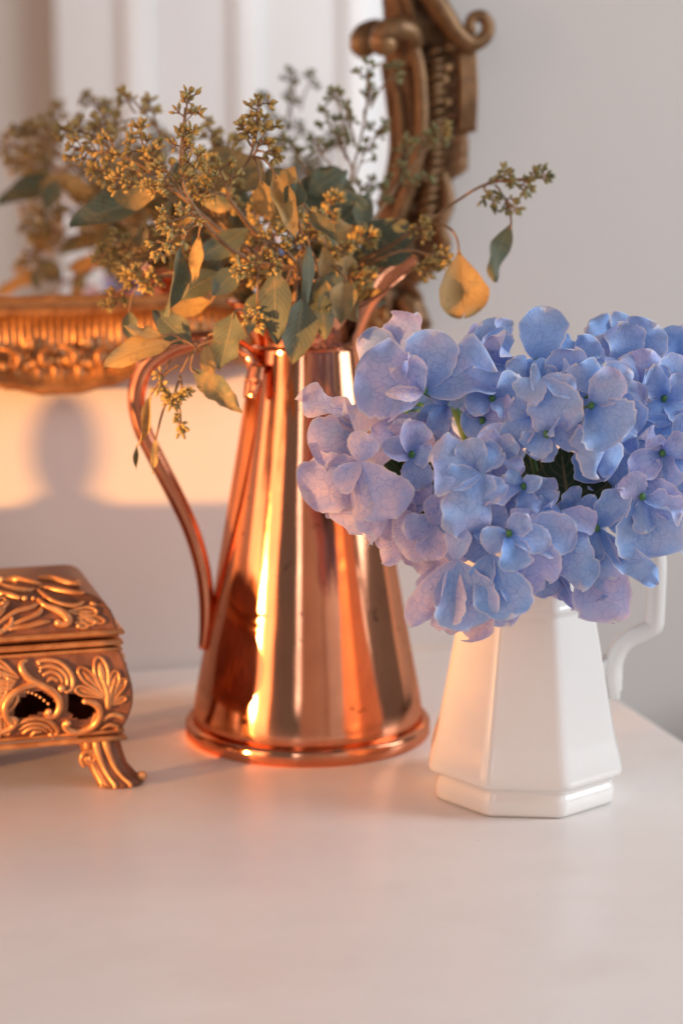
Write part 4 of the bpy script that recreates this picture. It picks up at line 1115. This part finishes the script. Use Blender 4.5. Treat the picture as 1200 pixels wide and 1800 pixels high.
# ------------------------------------------------------------------ hydrangeas
hyd_group = 'hydrangea stems in the white pitcher'
HB = Vector((WC.x, WC.y, 0.03))
FN = [0]
def hydrangea(label, cx, cy, Yc):
    c = P(cx, cy, Yc)
    foot_ = HB + Vector((random.uniform(-.015, .015), random.uniform(-.015, .015), 0))
    o = thing('hydrangea_stem', label, 'flower', foot_, hyd_group)
    m = MB(); m.tube([foot_, HB.lerp(c, 0.45) * 0.5 + Vector((WC.x, WC.y, 0.15)) * 0.5, c], [0.003, 0.003, 0.0026], 9, 6)
    m.build('stem', M['stem_green'], o)
    return o, c
def floret(head, x, y, Y, petals, pink=0.2, deep=0.8, nx=None, ny=None, button=True, facing=None):
    root, hc = head
    FN[0] += 1
    c = P(x, y, Y)
    fn = facing if facing is not None else ((c - hc).normalized() * 0.55 + VIEW * 0.75)
    fn = Vector(fn).normalized()
    m = MB()
    if button: m.ball(c + fn * 0.0010, 0.0019, 9, 6, (1, 1, 1.2))
    m.tube([hc.lerp(c, 0.25), hc.lerp(c, 0.65) - fn * 0.004, c - fn * 0.001], [0.0009, 0.0008, 0.0010], 6, 4)
    f = m.build('floret', M['button'], root)
    rnd = random.Random(FN[0] * 7 + 1)
    for k, pt in enumerate(petals):
        tx, ty, w, lift = pt[:4]
        kw = pt[4] if len(pt) > 4 else {}
        kw = dict(kw)
        pk = kw.pop('pink', pink); 
        sc_ = MPP(Y)
        G = 1.28 if math.hypot(tx - x, ty - y) < 52 else 1.09; w = w * (1.12 if G > 1.2 else 1.0); tx = x + (tx - x) * G; ty = y + (ty - y) * G; w = w * 1.16; lift = lift * 1.5 + rnd.uniform(-9, 9)
        T = P(tx, ty, Y - lift * sc_)
        pn = fn + Vector((rnd.uniform(-.55, .55), 0, rnd.uniform(-.45, .45)))
        if 'n' in kw: pn = Vector(kw.pop('n'))
        prm = dict(cup=rnd.choice((-1, 1, 1)) * rnd.uniform(0.10, 0.70), bend=rnd.uniform(-0.05, 0.38), ruffle=rnd.uniform(0.9, 2.0), rag=rnd.uniform(0.02, 0.045), twist=rnd.uniform(-0.45, 0.45), notch=rnd.choice((0, 0, 0.4, 0.9)))
        prm.update(kw)
        B = c - fn * (0.0006 + 0.0003 * (k % 2))
        mm_ = sheet(B, T, w * sc_, pn, petal_prof, nu=24, nv=12, seed=FN[0] * 10 + k, fine=0.07, **prm)
        mm_.build('petal', M['petal'], f, attr={'pink': max(0.0, min(1.0, pk + rnd.uniform(-.14, .12))), 'deep': deep})
    return f
def ring4(x, y, s, rot=0.0, w=0.95, lifts=(6, 6, 6, 6), n=4, sq=1.0):
    return [(x + s * math.cos(R(rot + 360 / n * k)), y + s * sq * math.sin(R(rot + 360 / n * k)), s * w, lifts[k % len(lifts)]) for k in range(n)]

HL = hydrangea('pale lilac-pink hydrangea head on the left, nearest the copper pitcher', 700, 830, 1.24)
HT = hydrangea('blue hydrangea head at the upper left with very large rounded petals', 800, 720, 1.27)
HC = hydrangea('blue hydrangea head in front drooping over the white pitcher body', 880, 900, 1.21)
HM = hydrangea('blue hydrangea head at the top centre with one upright petal', 970, 730, 1.26)
HR = hydrangea('blue hydrangea head on the right, cut off by the picture edge', 1140, 800, 1.24)

# upper left head
floret(HT, 746, 687, 1.165, [(634, 655, 120, 4, dict(cup=0.12, bend=0.12, pink=0.50)), (762, 588, 84, -8, dict(pink=0.25)), (864, 655, 92, -4, dict(pink=0.22)), (672, 728, 46, 0, dict(pink=0.35))], 0.35, 0.5)
floret(HT, 744, 690, 1.158, [(692, 650, 42, 18, dict(pink=0.6, twist=0.8)), (683, 690, 24, 24, dict(pink=0.8)), (722, 626, 34, 22, dict(pink=0.55, twist=-0.9))], 0.6, 0.2, button=False)
floret(HT, 864, 700, 1.165, [(840, 655, 66, 4), (900, 668, 52, 14, dict(cup=0.5)), (888, 720, 40, 10, dict(pink=0.5)), (828, 712, 40, 10)], 0.25, 0.6)
floret(HT, 783, 713, 1.185, [(758, 770, 36, 26, dict(twist=0.9)), (806, 770, 34, 30, dict(twist=-0.9, pink=0.5)), (770, 668, 36, 16, dict(twist=0.8)), (740, 748, 44, 0)], 0.25, 0.7, button=False)
floret(HT, 890, 640, 1.20, [(852, 596, 70, 0), (878, 598, 40, 22, dict(twist=1.0, pink=0.5)), (900, 690, 50, 14), (850, 650, 66, -4)], 0.2, 0.6, button=False)
floret(HT, 882, 610, 1.235, [(850, 578, 46, 0, dict(pink=0.05)), (825, 590, 46, 0, dict(pink=0.6)), (880, 570, 34, 6), (840, 620, 60, 10)], 0.3, 0.5, button=False)
floret(HT, 847, 739, 1.165, [(896, 730, 66, 10, dict(pink=0.45, bend=0.3)), (862, 774, 56, 16), (820, 752, 44, -4), (836, 706, 44, -4)], 0.2, 0.8)
floret(HT, 700, 620, 1.25, ring4(700, 620, 70, 200, 0.9), 0.4, 0.4, button=False)
# left head: high pink values paint warm sunlight into the petals
floret(HL, 634, 762, 1.185, [(528, 706, 50, 4, dict(pink=0.92, n=(-0.2, -0.6, 0.8))), (548, 778, 84, 4, dict(pink=0.62)), (620, 722, 40, -20), (588, 816, 80, -2, dict(pink=0.78))], 0.7, 0.3, facing=(-0.45, -0.85, 0.25))
floret(HL, 735, 740, 1.18, [(612, 732, 40, 16, dict(pink=0.95, n=(-0.1, -0.35, 0.95))), (745, 800, 52, 4), (790, 760, 40, 0), (690, 760, 50, 8, dict(pink=0.9))], 0.75, 0.3, button=False)
floret(HL, 702, 775, 1.168, [(632, 798, 62, 6, dict(pink=0.85, cup=-0.3)), (712, 746, 48, 6), (748, 790, 44, 4), (662, 758, 44, 4, dict(pink=0.9))], 0.8, 0.4, button=False)
floret(HL, 723, 799, 1.152, [(738, 858, 52, 6, dict(pink=0.3, n=(0.0, -1, 0.1))), (680, 792, 36, 8, dict(pink=0.5)), (722, 750, 46, 10, dict(pink=0.62)), (752, 802, 36, 8, dict(pink=0.45))], 0.45, 1.0, facing=(0, -0.95, 0.25))
floret(HL, 640, 816, 1.175, [(542, 868, 96, -2, dict(pink=0.80, cup=-0.1)), (628, 930, 56, 4, dict(pink=0.85)), (600, 906, 46, -4, dict(pink=0.8)), (578, 820, 46, 12, dict(pink=0.85))], 0.8, 0.3, button=False, facing=(-0.4, -0.85, -0.1))
floret(HL, 632, 812, 1.138, [(694, 900, 92, 4, dict(pink=0.5, bend=0.2)), (655, 935, 50, -8, dict(pink=0.8)), (600, 860, 44, -6, dict(pink=0.8)), (640, 770, 46, -4, dict(pink=0.75))], 0.6, 0.2, button=False)
floret(HL, 705, 845, 1.16, [(718, 905, 56, 4, dict(pink=0.45)), (688, 938, 60, -4, dict(pink=0.78)), (654, 945, 34, -6, dict(pink=0.82)), (752, 870, 44, 2)], 0.6, 0.3, button=False)
floret(HL, 764, 925, 1.148, [(700, 950, 84, 2, dict(pink=0.82, cup=0.25)), (712, 925, 46, 14, dict(pink=0.45)), (752, 980, 52, 2, dict(pink=0.9)), (770, 870, 50, 4, dict(pink=0.6))], 0.75, 0.2, button=False)
floret(HL, 772, 860, 1.165, [(764, 905, 30, 16, dict(pink=0.75, twist=1.0)), (740, 880, 48, 4), (800, 850, 40, 0), (790, 900, 40, 0)], 0.65, 0.3, button=False)
floret(HL, 712, 950, 1.185, [(670, 945, 38, 4, dict(pink=0.85)), (680, 980, 36, 0, dict(pink=0.92)), (735, 985, 46, 4, dict(pink=0.9)), (720, 912, 44, 0)], 0.85, 0.2, button=False)
floret(HL, 768, 985, 1.17, [(772, 1048, 62, 0, dict(pink=0.95)), (735, 975, 50, -2, dict(pink=0.92)), (790, 1000, 52, 4, dict(pink=0.9)), (775, 945, 46, 8, dict(pink=0.85))], 0.9, 0.1, button=False)
# centre front head
floret(HC, 836, 826, 1.118, [(762, 808, 100, 4, dict(pink=0.42, bend=0.15)), (826, 774, 50, -6), (842, 862, 50, 0), (874, 800, 46, 0)], 0.3, 0.6, button=False)
floret(HC, 875, 805, 1.132, [(862, 768, 44, 12, dict(pink=0.55)), (896, 780, 34, 14, dict(pink=0.4)), (880, 854, 30, 16, dict(pink=0.6)), (850, 832, 42, 10, dict(pink=0.4))], 0.35, 0.9)
floret(HC, 878, 800, 1.15, [(856, 762, 56, 0, dict(pink=0.5)), (902, 832, 46, 4), (850, 850, 60, -4), (905, 780, 40, 4)], 0.4, 0.4, button=False)
floret(HC, 845, 835, 1.114, [(806, 936, 90, 4, dict(pink=0.40, bend=0.2)), (868, 872, 46, 2), (790, 850, 44, -8), (850, 790, 40, -10)], 0.3, 0.4, button=False)
floret(HC, 920, 855, 1.125, [(838, 878, 34, 18, dict(pink=0.35, n=(0, -0.75, 0.7))), (892, 838, 32, 10), (944, 846, 26, 14), (930, 896, 34, 4)], 0.25, 1.0)
floret(HC, 900, 868, 1.135, [(836, 918, 74, 2, dict(pink=0.5)), (964, 888, 40, 12, dict(pink=0.42, n=(0, -0.7, 0.75))), (976, 862, 56, 4, dict(pink=0.3)), (905, 910, 50, 2)], 0.4, 0.5, button=False)
floret(HC, 848, 915, 1.13, [(802, 955, 92, 0, dict(cup=0.75, pink=0.28)), (868, 940, 60, 8), (830, 890, 40, -8), (880, 900, 46, 0)], 0.25, 0.6, button=False)
floret(HC, 894, 938, 1.105, [(856, 952, 40, 8, dict(pink=0.28, n=(0, -0.9, 0.4))), (920, 912, 36, 8, dict(pink=0.3)), (962, 955, 46, 4, dict(pink=0.3)), (898, 1000, 54, 4, dict(pink=0.15))], 0.22, 1.0, facing=(0, -0.95, 0.25))
floret(HC, 905, 944, 1.12, [(958, 1022, 106, 2, dict(pink=0.42, cup=-0.1, bend=0.2)), (1005, 935, 70, 0, dict(pink=0.35)), (926, 905, 44, -4), (880, 1000, 50, -2)], 0.35, 0.3, button=False)
floret(HC, 985, 900, 1.13, [(1022, 1026, 70, 2, dict(pink=0.35)), (1040, 930, 44, 6, dict(pink=0.4)), (945, 905, 40, 0), (978, 1000, 70, -4)], 0.25, 0.5, button=False)
floret(HC, 800, 985, 1.116, [(822, 1096, 104, 6, dict(pink=0.35, bend=0.25)), (768, 1096, 44, 2, dict(pink=0.92)), (725, 1090, 50, -2, dict(pink=0.7)), (812, 940, 40, -6)], 0.4, 0.3, button=False)
floret(HC, 862, 975, 1.112, [(900, 1078, 92, 6, dict(pink=0.12, bend=0.2)), (842, 1035, 42, 2), (918, 1065, 34, 0, dict(pink=0.1)), (870, 940, 40, -6)], 0.15, 0.3, button=False)
floret(HC, 860, 1020, 1.15, [(828, 1116, 76, -2, dict(pink=0.75)), (892, 1096, 60, -4, dict(pink=0.3)), (785, 1098, 50, 2, dict(pink=0.8)), (930, 1050, 60, 0, dict(pink=0.15))], 0.5, 0.2, button=False)
floret(HC, 985, 1010, 1.16, [(1001, 1068, 24, 0, dict(pink=0.6, twist=1.2)), (965, 1038, 50, 0, dict(pink=0.6)), (990, 1045, 26, 4), (935, 1042, 50, -4)], 0.4, 0.3, button=False)
floret(HC, 800, 925, 1.165, ring4(800, 925, 60, 80, 0.9), 0.4, 0.5, button=False)
floret(HC, 945, 985, 1.16, ring4(945, 985, 62, 60, 0.9), 0.25, 0.4, button=False)
# top centre head
floret(HM, 944, 637, 1.19, [(958, 546, 76, -6, dict(pink=0.08, bend=0.05, cup=0.1, ruffle=0.5, n=(0, -1, 0.0))), (995, 655, 26, 12, dict(n=(0, -0.5, 0.9))), (934, 655, 22, 14), (905, 650, 30, 4)], 0.12, 0.7)
floret(HM, 1012, 631, 1.20, [(985, 600, 34, 0, dict(pink=0.0)), (1052, 638, 30, 12, dict(n=(0.1, -0.5, 0.9))), (1000, 660, 30, 14), (1042, 605, 40, -6)], 0.15, 0.8)
floret(HM, 940, 680, 1.18, [(1000, 655, 36, 18, dict(n=(0, -0.6, 0.8))), (900, 636, 44, 0), (950, 640, 40, -6), (920, 700, 46, 8)], 0.15, 0.5, button=False)
floret(HM, 950, 664, 1.128, [(994, 748, 92, 4, dict(pink=0.15, bend=0.3)), (930, 700, 50, 4), (935, 665, 40, 0), (1006, 690, 40, 0)], 0.2, 0.3, button=False)
floret(HM, 932, 735, 1.135, [(905, 775, 46, 8, dict(pink=0.2)), (955, 718, 40, 6, dict(cup=0.5)), (944, 775, 46, 6), (908, 706, 40, 4)], 0.22, 0.9, button=False)
floret(HM, 960, 763, 1.128, [(936, 790, 50, 10, dict(pink=0.3, n=(0, -0.7, 0.7))), (1024, 775, 44, 4, dict(pink=0.3)), (978, 742, 34, 14, dict(n=(0, -0.5, 0.8))), (950, 800, 44, -6)], 0.28, 0.7)
floret(HM, 1038, 713, 1.124, [(1088, 768, 98, 6, dict(pink=0.18, bend=0.2)), (1085, 658, 56, 6, dict(pink=0.4, cup=0.3)), (1042, 832, 54, 6, dict(pink=0.25)), (1064, 830, 44, 0, dict(pink=0.15))], 0.2, 1.0)
floret(HM, 1045, 690, 1.165, [(1105, 655, 50, -2, dict(pink=0.3)), (1128, 700, 70, -8, dict(pink=0.2)), (1110, 760, 70, -6, dict(pink=0.2)), (1020, 650, 50, 0)], 0.2, 0.4, button=False)
floret(HM, 1035, 760, 1.165, [(1090, 850, 100, -6, dict(pink=0.1)), (1050, 840, 60, 0), (1075, 780, 60, -8), (1110, 800, 60, -6)], 0.12, 0.3, button=False)
floret(HM, 990, 690, 1.185, ring4(995, 690, 74, 10, 1.0), 0.15, 0.6, button=False)
# right head
floret(HR, 1100, 645, 1.215, [(1088, 572, 62, -4, dict(pink=0.1)), (1150, 575, 78, -2, dict(pink=0.1, bend=0.1)), (1032, 605, 46, 6, dict(pink=0.35, n=(0, -0.7, 0.7))), (1165, 640, 60, 0, dict(pink=0.15))], 0.12, 0.4, button=False)
floret(HR, 1085, 600, 1.235, [(1035, 575, 52, 0), (1110, 570, 60, -4), (1040, 620, 46, 0), (1120, 620, 50, 0)], 0.15, 0.5, button=False)
floret(HR, 1125, 670, 1.195, [(1142, 618, 56, 0, dict(pink=0.5)), (1112, 690, 44, 2), (1165, 675, 50, 0), (1095, 640, 44, 0)], 0.35, 0.4, button=False)
floret(HR, 1166, 701, 1.175, [(1150, 655, 34, 12, dict(pink=0.2)), (1200, 672, 44, 10), (1205, 725, 50, 8), (1152, 738, 46, 10)], 0.2, 0.9)
floret(HR, 1168, 703, 1.19, [(1140, 660, 50, 0), (1212, 640, 80, -4), (1222, 740, 70, -2), (1158, 748, 60, 0)], 0.2, 0.5, button=False)
floret(HR, 1160, 760, 1.17, [(1096, 788, 62, 0, dict(pink=0.28)), (1140, 742, 50, 0), (1215, 755, 60, -4), (1150, 820, 60, 0)], 0.2, 0.5, button=False)
floret(HR, 1163, 797, 1.145, [(1108, 832, 50, 8, dict(pink=0.5)), (1145, 778, 34, 10, dict(pink=0.6)), (1215, 775, 44, 12, dict(pink=0.45)), (1180, 856, 50, 8, dict(pink=0.28))], 0.45, 1.0)
floret(HR, 1190, 782, 1.15, [(1142, 768, 30, 20, dict(pink=0.6, n=(0, -0.6, 0.8))), (1215, 745, 50, 4, dict(pink=0.15)), (1225, 800, 50, 4), (1200, 830, 50, 4)], 0.35, 0.6, button=False)
floret(HR, 1128, 873, 1.132, [(1142, 976, 112, 4, dict(pink=0.12, bend=0.2)), (1132, 924, 34, 16, dict(pink=0.2)), (1192, 905, 40, 18, dict(pink=0.35, n=(0, -0.7, 0.7))), (1104, 845, 44, -4, dict(pink=0.5))], 0.18, 0.8)
floret(HR, 1108, 838, 1.142, [(1196, 900, 50, 10, dict(pink=0.38, bend=0.3)), (1180, 920, 40, 4, dict(pink=0.4)), (1105, 870, 40, 0), (1160, 840, 44, 0)], 0.35, 0.4, button=False)
floret(HR, 1048, 928, 1.135, [(1092, 862, 50, 8, dict(pink=0.22)), (1072, 1012, 52, 8, dict(pink=0.15)), (1030, 985, 40, 2, dict(pink=0.2)), (1145, 1015, 44, 0, dict(pink=0.2))], 0.18, 0.8)
floret(HR, 1050, 945, 1.15, [(1078, 1082, 92, 2, dict(pink=0.5, bend=0.2)), (1050, 1045, 58, 6, dict(pink=0.2)), (1035, 890, 36, -2), (1010, 975, 44, -4)], 0.3, 0.3, button=False)
floret(HR, 1010, 910, 1.15, [(1014, 858, 34, 0, dict(pink=0.3)), (1036, 878, 26, 6, dict(pink=0.25)), (985, 890, 40, -2), (1040, 960, 60, -2)], 0.25, 0.5, button=False)
floret(HR, 1085, 880, 1.17, [(1072, 820, 70, -4), (1130, 905, 70, -6), (1060, 905, 50, -2), (1100, 935, 50, -4)], 0.15, 0.4, button=False)
floret(HR, 1190, 880, 1.16, [(1215, 950, 60, 0, dict(pink=0.12)), (1210, 985, 60, -4, dict(pink=0.08)), (1225, 860, 60, 0), (1165, 880, 50, 0)], 0.15, 0.5, button=False)
floret(HR, 1230, 700, 1.20, ring4(1235, 700, 62, 20), 0.2, 0.6)
floret(HR, 1240, 820, 1.18, ring4(1245, 820, 66, 40), 0.3, 0.7)
floret(HR, 1235, 900, 1.19, ring4(1235, 900, 66, 10), 0.2, 0.7)
floret(HR, 1190, 620, 1.22, [(1165, 590, 50, 0), (1225, 600, 60, 0), (1210, 660, 66, 0), (1165, 655, 50, 4)], 0.12, 0.5, button=False)
# back of the bunch, seen only from the side
rnd = random.Random(21)
for k in range(22):
    a = R(15 + 150 * (k % 11) / 10); e = R(-8 + 36 * (k // 11)) + rnd.uniform(-.1, .1)
    x = 900 + 290 * math.cos(a) * math.cos(e); Yb = 1.25 + 0.095 * math.sin(a) * math.cos(e); y = 800 - 190 * math.sin(e)
    hd_ = HT if x < 800 else (HM if x < 1020 else HR)
    f3 = Vector((math.cos(a), math.sin(a), 0.3 + math.sin(e)))
    pet = []
    s_ = f3.orthogonal().normalized(); t_ = f3.normalized().cross(s_)
    c_ = P(x, y, Yb)
    root_ = hd_[0]; FN[0] += 1
    m = MB(); m.ball(c_, 0.0024, 8, 5); m.tube([hd_[1].lerp(c_, 0.3), hd_[1].lerp(c_, 0.7), c_], [0.0009] * 3, 5, 3)
    fo = m.build('floret', M['button'], root_)
    for j in range(4):
        th = j * math.pi / 2 + rnd.uniform(-.3, .3)
        T_ = c_ + (s_ * math.cos(th) + t_ * math.sin(th)) * rnd.uniform(0.018, 0.024) + f3.normalized() * 0.002
        mm_ = sheet(c_, T_, rnd.uniform(0.018, 0.023), f3, petal_prof, nu=12, nv=8, seed=FN[0] * 10 + j, cup=rnd.uniform(-.2, .2), bend=rnd.uniform(0, .2), ruffle=0.9, rag=0.02, twist=rnd.uniform(-.3, .3))
        mm_.build('petal', M['petal'], fo, attr={'pink': rnd.uniform(0.05, 0.35), 'deep': 0.7})
# dark leaves between the heads
def hleaf(head, B, T, w, **kw):
    m = sheet(B, T, w, VIEW, euca_prof, nu=14, nv=8, seed=int(w * 1e5), rag=0.03, ruffle=0.6, **kw)
    m.build('leaf', M['hydrangea_leaf'], head[0], attr={'gold': 0.3})
hleaf(HC, P(1005, 940, 1.165), P(985, 785, 1.17), 0.050, cup=0.2)
hleaf(HM, P(960, 900, 1.19), P(945, 770, 1.20), 0.030, cup=0.3)
hleaf(HR, P(1040, 900, 1.19), P(1030, 790, 1.20), 0.036, cup=0.2)
hleaf(HL, P(790, 960, 1.21), P(640, 660, 1.225), 0.030, cup=0.2)
m = MB(); m.tube([P(965, 960, 1.20), P(945, 850, 1.185), P(935, 800, 1.18), P(940, 770, 1.175)], [0.0022, 0.002, 0.0018, 0.0015], 8, 5)
m.build('branchlet', M['stem_green'], HM[0])

# battens on the panelled wall (each a strip of its own)
for k in range(-1, 6):
    mb = MB(); mb.box(pc + pe * (0.11 + k * 0.207 - 0.023) + UP * FLOOR - mdh * 0.011, pe * 0.046, mdh * 0.0105, UP * 2.6)
    mb.build('batten', M['white_batten'], pw, smooth=False, bevel=0.003)

for o in list(bpy.data.objects):
    if '_o' in o: del o['_o']
